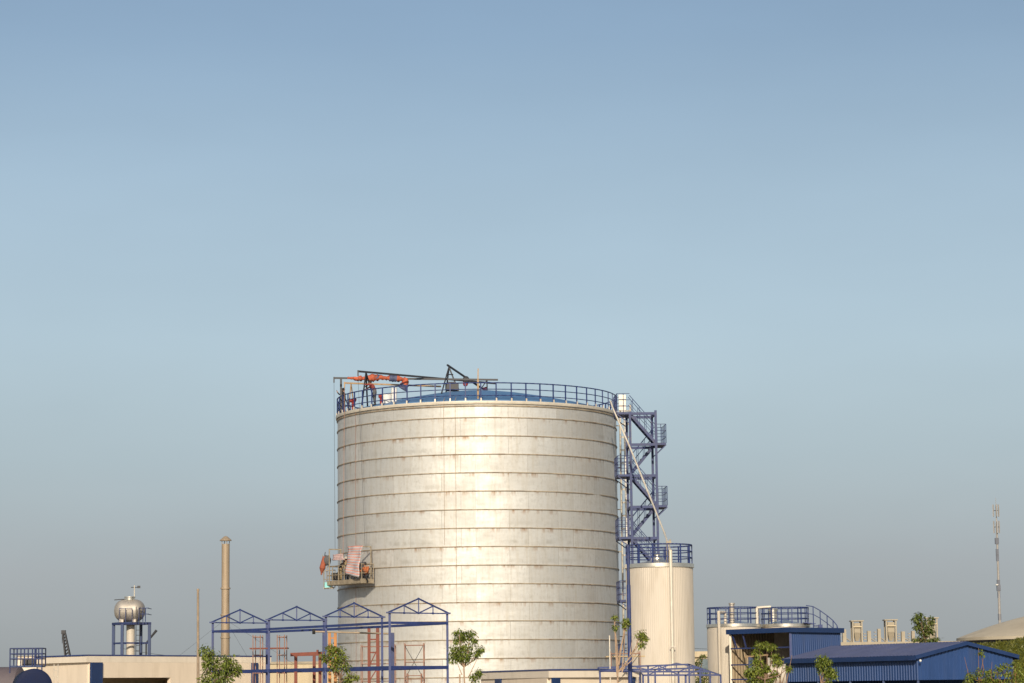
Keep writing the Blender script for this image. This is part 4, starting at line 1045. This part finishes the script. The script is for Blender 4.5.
for s_ in (1., 5.5):
    q = c + dirn * s_; mb = MB(); mb.box((q.x, q.y, (c.z - rr * .7) / 2), (.4, 1.2, c.z - rr * .7), math.atan2(dirn.y, dirn.x)); mb.build('saddle', 'concrete', nt)
mb = MB(); x0, x1 = P(9.5, 666, YN).x, P(41.5, 666, YN).x; zd = Z(27, 666.3, YN); y0, y1 = YN + .1, YN + 1.0
mb.box(((x0 + x1) / 2, (y0 + y1) / 2, zd), (x1 - x0, y1 - y0, .08)); mb.build('platform', 'blue_trim', nt)
mb = MB(); ztp = Z(27, 648.3, YN)
for z_ in (ztp, zd + (ztp - zd) * .70, zd + (ztp - zd) * .42): mb.path([Vector(v) for v in ((x0, y0, z_), (x1, y0, z_), (x1, y1, z_), (x0, y1, z_), (x0, y0, z_))], .026)
for t in (0, .22, .45, .70, .78, 1.0):
    mb.tube((x0 + (x1 - x0) * t, y0, zd - (.3 if t in (0, 1.) else 0)), (x0 + (x1 - x0) * t, y0, ztp), .03); mb.tube((x0 + (x1 - x0) * t, y1, zd), (x0 + (x1 - x0) * t, y1, ztp), .028)
mb.build('guard_rail', 'blue_tower', nt)
mb = MB(); q = P(29, 664.5, YN + .9); mb.tube((q.x, q.y, zd), (q.x, q.y, Z(29, 660.5, YN)), .05); mb.box((q.x, q.y, zd + .18), (.55, .5, .26)); mb.build('manhole', 'dark', nt)
# ladder
mb = MB()
for px in (50.5, 54.5): mb.tube((X(px, YN), YN + 1, 0), (X(px, YN), YN + 1, Z(50, 664, YN)), .018)
k = .3
while k < Z(50, 664, YN): mb.tube((X(50.5, YN), YN + 1, k), (X(54.5, YN), YN + 1, k), .013, n=5); k += .3
mb.build('ladder', 'pale_metal', nt)
# grey vessel behind it and white cabinet
YG = 136; c = P(-12, 688, YG)
gv = thing('grey_tank', 'dull grey violet horizontal tank cut by the left picture edge', 'tank', (c.x, c.y, 0))
mb = MB(); a, b = c + Vector((-7, 1, 0)), P(20, 688, YG); rr = Z(5, 667, YG) - b.z
mb.tube(a, b, rr, rr, 40); mb.tube(b, b + (b - a).normalized() * .3, rr, rr * .6, 40); mb.build('shell', mat('grey_violet_paint', (.115, .095, .105), .7, .1, var=.12), gv, smooth=True)
for t in (.2, .8):
    q = a.lerp(b, t); mb = MB(); mb.box((q.x, q.y, (q.z - rr * .6) / 2), (.5, 1.2, max(.2, q.z - rr * .6))); mb.build('saddle', 'concrete', gv)
c = P(28, 661.2, 150); wb = thing('rooftop_cabinet', 'pale box seen through the blue railing at far left', 'cabinet', (c.x, c.y, 0))
mb = MB(); mb.box((c.x, c.y, c.z / 2 + .13), (1.15, .8, c.z + .26)); mb.build('body', 'cream_light', wb)
mb = MB(); mb.box((c.x, c.y, c.z + .285), (1.3, .95, .05)); mb.build('lid', 'concrete', wb)

# ------------------------------------------------------------------ red oxide frames and scaffolds
def rfr(name, label, cat, segs, m, group=None, base=None):
    """frame thing: segs = list of (partname, a, b, w)"""
    root = thing(name, label, cat, base, group)
    for (pn, a, b, w) in segs:
        mb = MB(); mb.bar(a, b, w, w); mb.build(pn, m, root)
    return root
Y = 120
def V(px, py, Y): return P(px, py, Y)
def G(px, py, Y): p = P(px, py, Y); return Vector((p.x, p.y, 0))
segs = [('beam', V(290.5, 654.6, Y), V(326, 653.2, Y), .16), ('beam', V(294, 655, Y + 1.6), V(324, 654.2, Y + 1.6), .12)]
for (px, dy) in ((295.8, 0), (314.2, 1.6), (320, 0)): segs.append(('post', G(px, 655, Y + dy), V(px, 654.5, Y + dy), .14))
segs.append(('bracket', V(317.5, 653, Y), V(317.5, 649.8, Y), .1))
rfr('loading_frame', 'dark red table like steel frame under the second blue truss', 'steel frame', segs, 'red_rust', None, G(308, 655, Y))
# tall red ladder-like column
Y = 124
segs = [('post', G(369, 640, Y), V(369, 627, Y), .14), ('post', G(378.2, 640, Y), V(377.6, 627, Y), .16)]
for py in (639.5, 652.5, 664): segs.append(('rung', V(369, py, Y), V(377.6, py, Y), .07))
segs += [('brace', V(370, 664.5, Y), V(377, 650, Y), .05), ('brace', V(370, 680, Y), V(377.5, 668, Y), .05)]
rfr('ladder_tower', 'red oxide twin post tower standing inside the blue steel frame', 'tower', segs, 'red_rust', 'red towers', G(373, 640, Y))
# orange stub columns and dark pipe
Y = 126
rfr('column_pair', 'pair of short orange steel columns behind the small tree', 'columns', [('post', G(330, 645, Y), V(329.5, 631.5, Y), .14), ('post', G(335.3, 645, Y), V(335.3, 632.5, Y), .14), ('cross_bar', V(329.5, 638, Y), V(335.3, 638, Y), .06)], 'orange_steel', None, G(332, 645, Y))
pr_ = thing('pipe_rack', 'thin dark horizontal pipe on posts crossing the blue steel frame', 'pipe', (X(352, 118), 118, 0))
a, b = P(313.5, 631.5, 118), P(392.5, 633.8, 118)
mb = MB(); mb.tube(a, b, .04, n=10); mb.build('pipe', 'stack', pr_, smooth=True)
mb = MB(); mb.tube(a - Vector((.05, 0, 0)), a + Vector((.08, 0, 0)), .12, n=12); mb.build('end_flange', 'black', pr_)
mb = MB(); mb.bar((b.x, b.y, 0), b + Vector((0, 0, .05)), .16, .1); mb.build('post', 'blue_tower', pr_)
mb = MB(); q = a.lerp(b, .12); mb.bar((q.x, q.y, 0), q, .06, .06); mb.build('post', 'blue_tower', pr_)
# scaffold frames
def scaf(label, px0, px1, pyt, Y, planks=(), xb=True):
    root = thing('scaffold', label, 'scaffold', G((px0 + px1) / 2, pyt, Y), 'red scaffold frames')
    dpt = 1.2
    xa, xb_ = V(px0, pyt, Y).x, V(px1, pyt, Y).x; zt2 = V(px0, pyt, Y).z
    for x in (xa, xb_):
        for dy in (0, dpt):
            mb = MB(); mb.tube((x, Y + dy, 0), (x, Y + dy, zt2), .022); mb.build('post', 'pink_scaf', root)
    z_ = zt2 - .1
    while z_ > .3:
        for p_, q_ in (((xa, Y), (xb_, Y)), ((xa, Y + dpt), (xb_, Y + dpt)), ((xa, Y), (xa, Y + dpt)), ((xb_, Y), (xb_, Y + dpt))):
            mb = MB(); mb.tube((*p_, z_), (*q_, z_), .017); mb.build('ledger', 'pink_scaf', root)
        z_ -= .85
    if xb:
        mb = MB(); z_ = zt2 - .1
        while z_ > 1.9:
            mb.tube((xa, Y, z_), (xb_, Y, z_ - 1.7), .014); mb.tube((xb_, Y, z_), (xa, Y, z_ - 1.7), .014); z_ -= 1.7
        mb.build('cross_brace', 'dark', root)
    for py in planks:
        mb = MB(); mb.box((( xa + xb_) / 2, Y + dpt / 2, Z(px0, py, Y)), (xb_ - xa + .5, dpt * .7, .05)); mb.build('plank', 'plank', root)
    return root
scaf('slim red scaffold frame just right of the cream building end', 253, 260.3, 634.8, 122, (), False)
scaf('slim red scaffold frame between the first two blue trusses', 277.2, 284.5, 634.8, 122, (), False)
a, b = V(250.5, 648.4, 122.5), V(288, 648.4, 122.5)
mb = MB(); c = (a + b) / 2; mb.box((c.x, c.y, c.z), ((b - a).length, .9, .06)); tag(mb.build('scaffold_board', 'red_rust', at=tuple((a + b) / 2)), 'reddish board bridging the two slim scaffold frames', 'board')
scaf('faded red scaffold frame left of the red twin post tower', 361, 394.5, 644.5, 127, (), False)
scaf('cross braced scaffold frame near the middle before the big tank', 404.5, 423.5, 643.2, 130, (), True)
scaf('low cross braced scaffold frame beside the taller middle one', 407, 421, 673.5, 122, (), False)
scaf('rusty scaffold frame by the sparse tree at the right tank edge', 611, 640, 651.5, 121, (656.5,), True)
mb = MB(); a = G(609.7, 640, 120.5); t_ = V(609.5, 635.5, 120.5); mb.tube(a, t_, .032, n=10)
tag(mb.build('post', 'pale_metal', at=tuple(a)), 'thin white post at the right foot of the big tank', 'post')

# ------------------------------------------------------------------ far right: plant, mound, antenna
YP = 235
a, b = P(838, 644.0, YP), P(958, 641.5, YP)
bp_ = thing('concrete_building', 'long pale concrete building behind the gabled blue shed', 'building', (a.x, YP, 0))
mb = MB(); mb.box(((a.x + b.x) / 2, YP + 5, a.z / 2 - .1), (b.x - a.x, 10, a.z - .2)); mb.build('wall', 'concrete', bp_)
mb = MB(); mb.box(((a.x + b.x) / 2, YP + 5, a.z), (b.x - a.x + .4, 10.4, .3)); mb.build('roof_slab', 'concrete', bp_)
def hopper(label, px0, px1, pyt, pyb, Y):
    x0, x1 = X(px0, Y, pyt), X(px1, Y, pyt); zt3, zb3 = Z(px0, pyt, Y), a.z + .1
    root = thing('hopper', label, 'hopper', ((x0 + x1) / 2, Y + .6, zb3), 'pale rooftop hoppers')
    w = (x1 - x0)
    for x in (x0 + .12, x1 - .12):
        for dy in (0, 1.2):
            mb = MB(); mb.bar((x, Y + dy, zb3), (x, Y + dy, zt3), .13, .13); mb.build('leg', 'concrete', root)
    mb = MB(); mb.box(((x0 + x1) / 2, Y + .6, zt3 + .05), (w + .12, 1.45, .10)); mb.build('cap', 'concrete', root)
    h = zt3 - zb3; zm1, zm2 = zb3 + h * .48, zb3 + h * .93
    x0 += .24; x1 -= .24
    mb = MB(); xm = (x0 + x1) / 2
    top = [(x0, Y + .05, zm2), (x1, Y + .05, zm2), (x1, Y + 1.15, zm2), (x0, Y + 1.15, zm2)]; mid = [(p[0], p[1], zm1) for p in top]; low = [(xm - .15, Y + .45, zb3 + h * .08), (xm + .15, Y + .45, zb3 + h * .08), (xm + .15, Y + .75, zb3 + h * .08), (xm - .15, Y + .75, zb3 + h * .08)]
    for A_, B_ in ((top, mid), (mid, low)):
        for i in range(4): mb.face([A_[i], A_[(i + 1) % 4], B_[(i + 1) % 4], B_[i]])
    mb.face(top); mb.face(low); mb.build('bin', 'concrete', root)
    mb = MB(); mb.bar((x0 - .1, Y - .12, zm2 - .35), (x1 + .1, Y - .12, zm2 - .35), .08, .1); mb.build('band', 'tan_wall', root)
    return root
hopper('left pale hopper on legs above the blue shed roof', 851.5, 863, 621.5, 642, YP + 1)
hopper('middle pale hopper on legs above the blue shed roof', 885, 897, 620.5, 642, YP + 1)
hopper('right pale hopper partly hidden by the leafy tree', 926, 938, 618.5, 642, YP + 1)
def stub(label, px, pyt, w, Y):
    c = P(px, pyt, Y); z0 = a.z + .15; h = c.z - z0
    root = thing('vent_post', label, 'vent', (c.x, Y, z0), 'pale vent posts')
    mb = MB(); mb.box((c.x + .12, Y, z0 + h / 2), (w, .5, h)); mb.build('shaft', 'concrete', root)
    mb = MB(); 
    for k in (.25, .5, .75): mb.box((c.x - w / 2 - .1, Y, z0 + h * k), (w * .6, .4, .07))
    mb.build('louvre', 'concrete', root)
    mb = MB(); mb.slab([(c.x + w / 2 + .12, Y - .2, z0 + h * .35), (c.x + w / 2 + .6, Y - .2, z0 + .05), (c.x + w / 2 + .6, Y + .2, z0 + .05), (c.x + w / 2 + .12, Y + .2, z0 + h * .35)], .06); mb.build('chute', 'concrete', root)
stub('pale vent post at the corner of the tall blue shed', 842.8, 629.5, .32, YP + .8)
stub('pale vent post right of the left hopper', 867.5, 631, .32, YP + .8)
stub('pale louvred vent post between the left and middle hoppers', 877.5, 628.8, .28, YP + .8)
stub('pale vent post right of the middle hopper', 901.5, 631.5, .32, YP + .8)
stub('pale louvred vent post left of the leafy tree', 911.5, 631, .28, YP + .8)

# domed cover and grass bank
YD = 270
cD = P(1075, 640, YD); e0 = P(958, 638.2, YD); rD = cD.x - e0.x; zE = e0.z
cz = P(1024, 616.5, YD).z
u = (P(1024, 620, YD).x - cD.x) / rD
H_ = (cz - zE) / (1 - abs(u) ** 1.6)
dm = thing('domed_roof', 'broad weathered tan domed cover rising at the right edge', 'dome', (cD.x, cD.y, 0))
mb = MB(); prof = [(rD * t, zE + H_ * (1 - t ** 1.6)) for t in (1, .9, .8, .7, .6, .5, .4, .3, .2, .1, .01)]
mb.lathe([(rD - .6, zE - .35), (rD, zE - .3)] + prof, (cD.x, cD.y, 0), 90); mb.build('cover', 'membrane', dm, smooth=True)
mb = MB(); mb.lathe([(rD - .5, 0), (rD - .5, zE - .3)], (cD.x, cD.y, 0), 60); mb.build('wall', 'dark', dm)
# bank in front of it
mb = MB(); nx, ny = 40, 10
bank = [(955, 640.5), (975, 639.5), (990, 638.8), (1005, 637), (1015, 634.5), (1024, 632.5), (1060, 628), (1110, 626)]
def bank_py(px):
    for i in range(len(bank) - 1):
        if bank[i][0] <= px <= bank[i + 1][0]:
            t = (px - bank[i][0]) / (bank[i + 1][0] - bank[i][0]); return bank[i][1] + t * (bank[i + 1][1] - bank[i][1])
    return bank[0][1] if px < bank[0][0] else bank[-1][1]
grid = []; crest = []
for i in range(nx + 1):
    px = 900 + 230 * i / nx; top = P(px, bank_py(px), 222)
    hh = (top.z - .35) * max(0, min(1, (px - 900) / 55)); row = []
    for j in range(ny + 1):
        t = j / ny; yy = 204 + 24 * t; k = math.sin(min(1, t * 1.33) * math.pi / 2) * (1 if t < .76 else 1 - (t - .76) * 2)
        row.append(Vector((top.x, yy, hh * k - .05 + random.uniform(-.06, .06) * (k > .05))))
    grid.append(row)
gv_ = [[mb.bm.verts.new(v) for v in r] for r in grid]
for i in range(nx):
    for j in range(ny): mb.bm.faces.new((gv_[i][j], gv_[i + 1][j], gv_[i + 1][j + 1], gv_[i][j + 1]))
tag(mb.build('hill', 'grass', smooth='all', at=(grid[20][0].x, 204, 0)), kind='structure')
mb = MB()
for _ in range(16000):
    i = random.random() * (nx - 1); j = random.random() * (ny * .85); i0, j0 = int(i), int(j)
    p_ = grid[i0][j0].lerp(grid[i0 + 1][j0], i - i0).lerp(grid[i0][j0 + 1].lerp(grid[i0 + 1][j0 + 1], i - i0), j - j0)
    if p_.z < .2: continue
    w_ = random.uniform(.04, .10); h = random.uniform(.08, .28); an = random.uniform(0, 3.14); d_ = Vector((math.cos(an), math.sin(an), 0)) * w_
    lean = Vector((random.uniform(-.2, .2), random.uniform(-.2, .2), h))
    mb.face([p_ - d_, p_ + d_, p_ + lean])
tag(mb.build('grass', 'blade', normals=False, at=(grid[20][0].x, 204, 0)), 'rough olive green grass covering the bank under the domed cover', 'grass', kind='stuff')
# antenna mast
YA = 420
ax = P(999.3, 617, YA).x; az_ = Z(997, 523, YA); dx_ = P(996.6, 523, YA).x - ax
at_ = thing('antenna_mast', 'slim telecom mast with panel antennas at the far right', 'mast', (ax, YA, 0))
mb = MB(); mb.tube((ax, YA, 0), (ax + dx_, YA, az_), .27, .15, n=12); mb.build('pole', 'antenna', at_, smooth=True)
zt3 = Z(996, 505, YA); zb3 = Z(996, 535, YA)
mb = MB(); mb.tube((ax + dx_, YA, az_), (ax + dx_, YA, zt3), .09, n=8); mb.tube((ax + dx_, YA, zt3), (ax + dx_, YA, zt3 + 1.2), .03, n=6); mb.build('top_spike', 'steel_dull', at_)
k = 0
for zz in (zt3 - .9, zt3 - 3.6):
    for an in (0.5, 2.6, 4.7):
        q = Vector((ax + dx_ + .5 * math.cos(an), YA + .5 * math.sin(an), zz))
        mb = MB(); mb.box(q, (.17, .14, 2.0), an); mb.build('panel_antenna', 'antenna', at_)
        mb = MB(); mb.tube(q, (ax + dx_, YA, zz), .05, n=6); mb.build('bracket', 'dark', at_)
for (py, w) in ((541, .5), (552, .35), (558, .35), (583, .4), (588, .5), (595, .35), (617, .4)):
    zz = Z(998, py, YA); mb = MB(); mb.box((ax + dx_ * .5, YA, zz), (w * 1.2, w, 1.0)); mb.build('cabinet', 'mast_grey', at_)
mb = MB(); zz = Z(998, 585.5, YA); mb.lathe([(.02, 0), (.22, .02), (.26, .2), (.001, .23)], (ax + dx_ * .5 - .3, YA - .3, zz), 14); mb.build('dish', 'bucket', at_, smooth=True)
# power lines
for i, (pa, pb, lab) in enumerate((((150, 648), (210, 655), 'thin sagging power line behind the chimney at left'), ((690, 645), (745, 643), 'upper thin power line between the cream tanks'), ((690, 650), (745, 648), 'lower thin power line between the cream tanks'))):
    A_, B_ = P(pa[0] - 30, pa[1], 260), P(pb[0] + 30, pb[1], 260); mb = MB()
    mb.path([A_.lerp(B_, t / 10) - Vector((0, 0, .5 * 4 * (t / 10) * (1 - t / 10))) for t in range(11)], .02, 5)
    tag(mb.build('power_line', 'dark', at=tuple(A_)), lab, 'power line')
    for k, q in enumerate((A_, B_)):
        pass

# ------------------------------------------------------------------ trees
def tree(name, label, base_px, Y, fork_py, clumps, m='leaf', bark='bark', lsz=.2, dens=1., trunks=1, tr=.06, group='young trees in front of the plant', extra_br=()):
    rnd = random.Random(label)
    b0 = P(base_px, 690, Y); b0.z = 0
    root = thing(name, label, 'tree', (b0.x, b0.y, 0), group)
    fk = P(base_px, fork_py, Y); mb = MB()
    stems = []
    for t in range(trunks):
        o = Vector((rnd.uniform(-.25, .25), rnd.uniform(-.25, .25), 0)) if trunks > 1 else Vector((0, 0, 0))
        f2 = fk + o * 1.2 + Vector((0, 0, rnd.uniform(-.2, .2)))
        bpt = b0 + o * .5; mid = bpt.lerp(f2, .5) + Vector((rnd.uniform(-.08, .08), rnd.uniform(-.08, .08), 0))
        mb.path([bpt, mid, f2], tr, 8, tr * .65); stems.append(f2)
    lm = MB(); lsz = lsz * .85
    for (px, py, rx, ry) in clumps:
        rX, rZ = rx / F * Y, ry / F * Y
        c = P(px, py, Y + rnd.uniform(-.5, .5) * min(1.2, rX * 1.3))
        s_ = min(stems, key=lambda q: (q - c).length); 
        st_ = s_ if c.z > s_.z else b0.lerp(s_, max(.3, (c.z - .3) / max(.5, s_.z) * .8))
        m1 = st_.lerp(c, .5) + Vector((rnd.uniform(-.12, .12), rnd.uniform(-.12, .12), -.08))
        mb.path([st_, m1, c], tr * .55, 6, tr * .2)
        for k in range(7): 
            q = c + Vector((rnd.uniform(-1, 1) * rX * .8, rnd.uniform(-1, 1) * rX * .8, rnd.uniform(-.6, .9) * rZ)); mb.tube(m1.lerp(c, .7), q, tr * .16, tr * .06, 5)
        n_ = int(dens * 390 * (rx * ry) / 40 + 45); lsz_ = lsz
        for _ in range(n_):
            while True:
                v = Vector((rnd.uniform(-1, 1), rnd.uniform(-1, 1), rnd.uniform(-1, 1)))
                if v.length < 1: break
            if v.length < .35 and rnd.random() < .6: continue
            k = 1 + .22 * math.sin(v.x * 5 + py) * math.cos(v.z * 4 + px)
            if rnd.random() < .3: k *= rnd.uniform(1., 1.55)
            p_ = c + Vector((v.x * rX, v.y * rX, v.z * rZ)) * k + Vector((rnd.gauss(0, .03), rnd.gauss(0, .03), rnd.gauss(0, .04)))
            L_ = lsz * rnd.uniform(.4, 1.2); an = math.atan2(v.y, v.x) + rnd.uniform(-1.1, 1.1); dr = rnd.uniform(-1.45, .15)
            d_ = Vector((math.cos(an) * math.cos(dr), math.sin(an) * math.cos(dr), math.sin(dr))); sd = d_.cross(Vector((rnd.uniform(-.5, .5), rnd.uniform(-.5, .5), 1))).normalized() * L_ * .22
            up2 = sd.cross(d_).normalized() * L_ * .06
            a_, t2_ = p_, p_ + d_ * L_; md = p_ + d_ * L_ * .45
            va, vb, vc, vd = (lm.bm.verts.new(x) for x in (a_, md + sd + up2, t2_, md - sd + up2))
            lm.bm.faces.new((va, vb, vc)); lm.bm.faces.new((va, vc, vd))
    for (p0_, p1_) in extra_br: mb.tube(P(p0_[0], p0_[1], Y), P(p1_[0], p1_[1], Y), tr * .45, tr * .15, 6)
    mb.build('trunk', bark, root, smooth=True); lm.build('crown', m, root, normals=False)
    return root
tree('tree', 'bushy young tree before the cream building left of the blue frame', 217, 104, 681, [(206.5, 652, 6.5, 6), (212, 658, 7, 7), (207, 664, 4, 4), (227, 660, 7, 5.5), (232, 667, 8, 6), (221, 667, 8, 6), (212, 672, 7, 6), (205, 680, 6, 6), (225, 676, 8, 6), (237, 671, 4, 4), (218, 682, 8, 6)], 'leaf', lsz=.19, dens=.5)
tree('tree', 'young tree growing inside the blue steel frame', 340, 104, 676, [(331, 648, 5, 4), (338, 651, 6, 5), (325, 657, 5, 4), (334, 658, 7, 5), (343, 660, 4, 5), (335, 666, 6, 5), (347, 668, 3, 5), (352, 677, 6, 4), (345, 681, 5, 4)], 'leaf_y', lsz=.18, dens=.6, extra_br=(((340, 680), (346, 655)), ((341, 682), (353, 672))))
tree('tree', 'slender round topped young tree against the middle of the big tank', 464, 104, 672, [(459, 633, 4.5, 3.5), (470, 633.5, 5, 3.5), (464, 638, 5, 3), (457, 640, 3, 3), (474, 640, 3, 3), (456, 651, 6, 6), (466, 650, 6, 6), (454, 658, 5, 4), (464, 658, 6, 5), (479.5, 650, 4.5, 4), (477, 654, 3, 3), (475, 677, 4, 4), (479, 672, 2.5, 3)], 'leaf', 'bark_pale', lsz=.17, dens=1.0, trunks=2, tr=.045, extra_br=(((462, 675), (456, 660)), ((468, 678), (479, 655))))
tree('tree', 'sparse nearly bare young tree before the right tank edge', 618, 104, 676, [(625.5, 624, 3.5, 4), (641, 634.5, 4, 3.5), (644, 638, 3, 3), (642, 645, 2.5, 2.5), (614.5, 617, 1.8, 2.2), (615, 627, 1.8, 2.2), (627, 620, 2, 2)], 'leaf_y', 'bark_pale', lsz=.18, dens=.9, trunks=2, tr=.05, extra_br=(((617, 676), (614, 618)), ((622, 672), (626, 622)), ((622, 672), (630, 655)), ((630, 655), (641, 640)), ((619, 665), (622, 645)), ((630, 655), (632, 640)), ((636, 648), (638, 636))))
tree('tree', 'leafy yellow green tree with bare twigs before the open blue shed', 763, 104, 683, [(759, 645, 4, 3), (767, 646, 6, 3), (772, 647, 4, 2), (757, 652, 4, 4), (757, 661, 5, 4), (775, 657, 3, 4), (778, 662, 4, 4), (752, 670, 5, 5), (760, 671, 6, 5), (766, 668, 4, 4), (749, 674, 4, 4), (774, 674, 4, 4), (756, 680, 7, 4), (768, 680, 5, 4), (788, 668, 2.5, 3)], 'leaf_y', 'bark', lsz=.17, dens=1.0, trunks=2, extra_br=(((780, 690), (787, 668)), ((778, 690), (784, 660)), ((785, 690), (792, 655)), ((775, 690), (778, 660)), ((783, 690), (776, 665))))
tree('tree', 'small round young tree before the gabled shed wall', 821, 104, 681, [(822, 658, 4, 3), (826, 662, 5, 4), (820, 664, 4, 4), (823, 669, 5, 4), (831, 671, 4, 4), (834, 675, 3, 3), (829, 675, 4, 3), (828, 681, 3, 2.5)], 'leaf', 'bark', lsz=.16, dens=1.2, tr=.045)
tree('tree', 'loose leafy tree rising behind the gabled shed roof', 925, 172, 640, [(919.5, 614.5, 3.5, 2.5), (916, 619, 4, 3.5), (921, 622, 4, 4), (918, 627, 4, 3), (927, 626, 4, 4), (931, 620, 2.5, 4), (930, 631, 3.5, 4), (923, 633, 4, 3), (918, 639, 5, 2), (927, 640, 6, 2), (936, 639, 3, 2)], 'leaf_d', 'bark', lsz=.3, dens=.65, tr=.09, group='leafy trees behind the sheds')
tree('shrub', 'broad green shrub in the lower right corner', 1006, 100, 686, [(1000, 668, 3.5, 3), (1007, 666, 4, 3), (1016, 664.5, 4, 2.5), (1005, 673, 5, 3), (1015, 673, 6, 4), (1021, 676, 5, 5), (996, 673, 3, 3), (1010, 680, 7, 4), (990, 671, 3, 3), (1020, 683, 6, 4)], 'leaf_y', 'dry', lsz=.16, dens=.34, trunks=3, tr=.035, group='shrubs in the right foreground')
tree('shrub', 'sparse shrub of dry brown stalks before the shed gable', 978, 100, 684, [(981, 653, 2.5, 2), (971, 676, 5, 4), (979, 672, 3, 4), (987, 674, 3, 3), (968, 682, 5, 3), (984, 681, 4, 3), (990, 679, 4, 3), (996, 681, 4, 3)], 'leaf', 'dry', lsz=.15, dens=.8, trunks=2, tr=.035, group='shrubs in the right foreground', extra_br=(((979, 690), (978.5, 648)), ((972, 690), (964.5, 657)), ((979, 683), (984, 655)), ((990, 690), (992, 662))))
tree('shrub', 'dark creeper glimpsed between the cream ribbed tanks', 700, 150, 676, [(698, 662, 3, 4), (697, 668, 3, 4), (703, 655.5, 3, 1.5), (702, 672, 4, 4), (705, 679, 4, 5), (698, 680, 4, 5)], 'leaf_d', 'bark', lsz=.2, dens=.9, tr=.04, group='shrubs behind the plant')

# ------------------------------------------------------------------ sky and sun
EL, AZ = 24.0, -3.0
sv = Vector((math.sin(R_(AZ)) * math.cos(R_(EL)), -math.cos(R_(AZ)) * math.cos(R_(EL)), math.sin(R_(EL))))
ld_ = bpy.data.lights.new('sun', 'SUN'); ld_.energy = 4.2; ld_.angle = R_(.55); ld_.color = (1., .88, .70)
so_ = bpy.data.objects.new('sun', ld_); COL.objects.link(so_); so_.rotation_euler = (-sv).to_track_quat('-Z', 'Y').to_euler(); so_.location = (0, -50, 60)
W = bpy.data.worlds.new('World'); S.world = W; W.use_nodes = True
N = W.node_tree.nodes; L = W.node_tree.links; bg = N['Background']
sk = N.new('ShaderNodeTexSky'); sk.sky_type = 'NISHITA'; sk.sun_disc = False; sk.sun_elevation = R_(EL); sk.sun_rotation = R_(180 - AZ)
sk.air_density = 1.0; sk.dust_density = 2.0; sk.ozone_density = 1.5; sk.altitude = 0
tc = N.new('ShaderNodeTexCoord'); sp_ = N.new('ShaderNodeSeparateXYZ'); L.new(tc.outputs['Generated'], sp_.inputs[0])
def ramp(stops):
    c = N.new('ShaderNodeValToRGB'); L.new(sp_.outputs[2], c.inputs[0]); e = c.color_ramp.elements
    e[0].position = stops[0][0]; e[0].color = stops[0][1] + (1,); e[1].position = stops[-1][0]; e[1].color = stops[-1][1] + (1,)
    for p_, c_ in stops[1:-1]: x = e.new(p_); x.color = c_ + (1,)
    return c
K_ = 10.0
smog = ramp([(0., (.0350, .0375, .0380)), (.0465, (.0415, .0455, .0482)), (.09, (.0465, .0560, .0620)), (.1357, (.056, .0685, .0765)), (.5, (.053, .071, .081))])
fac = ramp([(0., (.95,) * 3), (.05, (.93,) * 3), (.09, (.78,) * 3), (.1357, (.55,) * 3), (.19, (.42,) * 3), (.25, (.16,) * 3), (.34, (0,) * 3)])
sc = N.new('ShaderNodeMixRGB'); sc.blend_type = 'MULTIPLY'; sc.inputs[0].default_value = 1; L.new(smog.outputs[0], sc.inputs[1])
sc.inputs[2].default_value = (K_ * 10, K_ * 10, K_ * 10, 1)
mxn = N.new('ShaderNodeMixRGB'); L.new(fac.outputs[0], mxn.inputs[0]); L.new(sk.outputs[0], mxn.inputs[1]); L.new(sc.outputs[0], mxn.inputs[2])
nz = N.new('ShaderNodeTexNoise'); nz.inputs['Scale'].default_value = 3.5; nz.inputs['Detail'].default_value = 4
mpz = N.new('ShaderNodeMapping'); mpz.inputs['Scale'].default_value = (1, 1, 3.2); L.new(tc.outputs['Generated'], mpz.inputs[0]); L.new(mpz.outputs[0], nz.inputs['Vector'])
mrz = N.new('ShaderNodeMapRange'); mrz.inputs[1].default_value = .3; mrz.inputs[2].default_value = .7; mrz.inputs[3].default_value = .89; mrz.inputs[4].default_value = .985
L.new(nz.outputs[0], mrz.inputs[0])
mz = N.new('ShaderNodeMixRGB'); mz.blend_type = 'MULTIPLY'; mz.inputs[0].default_value = 1; L.new(mxn.outputs[0], mz.inputs[1]); L.new(mrz.outputs[0], mz.inputs[2])
L.new(mz.outputs[0], bg.inputs[0])
bg.inputs[1].default_value = .10

S.render.engine = 'CYCLES'
S.view_settings.view_transform = 'Standard'; S.view_settings.look = 'None'; S.view_settings.exposure = 0; S.view_settings.gamma = 1
S.view_settings.use_curve_mapping = False
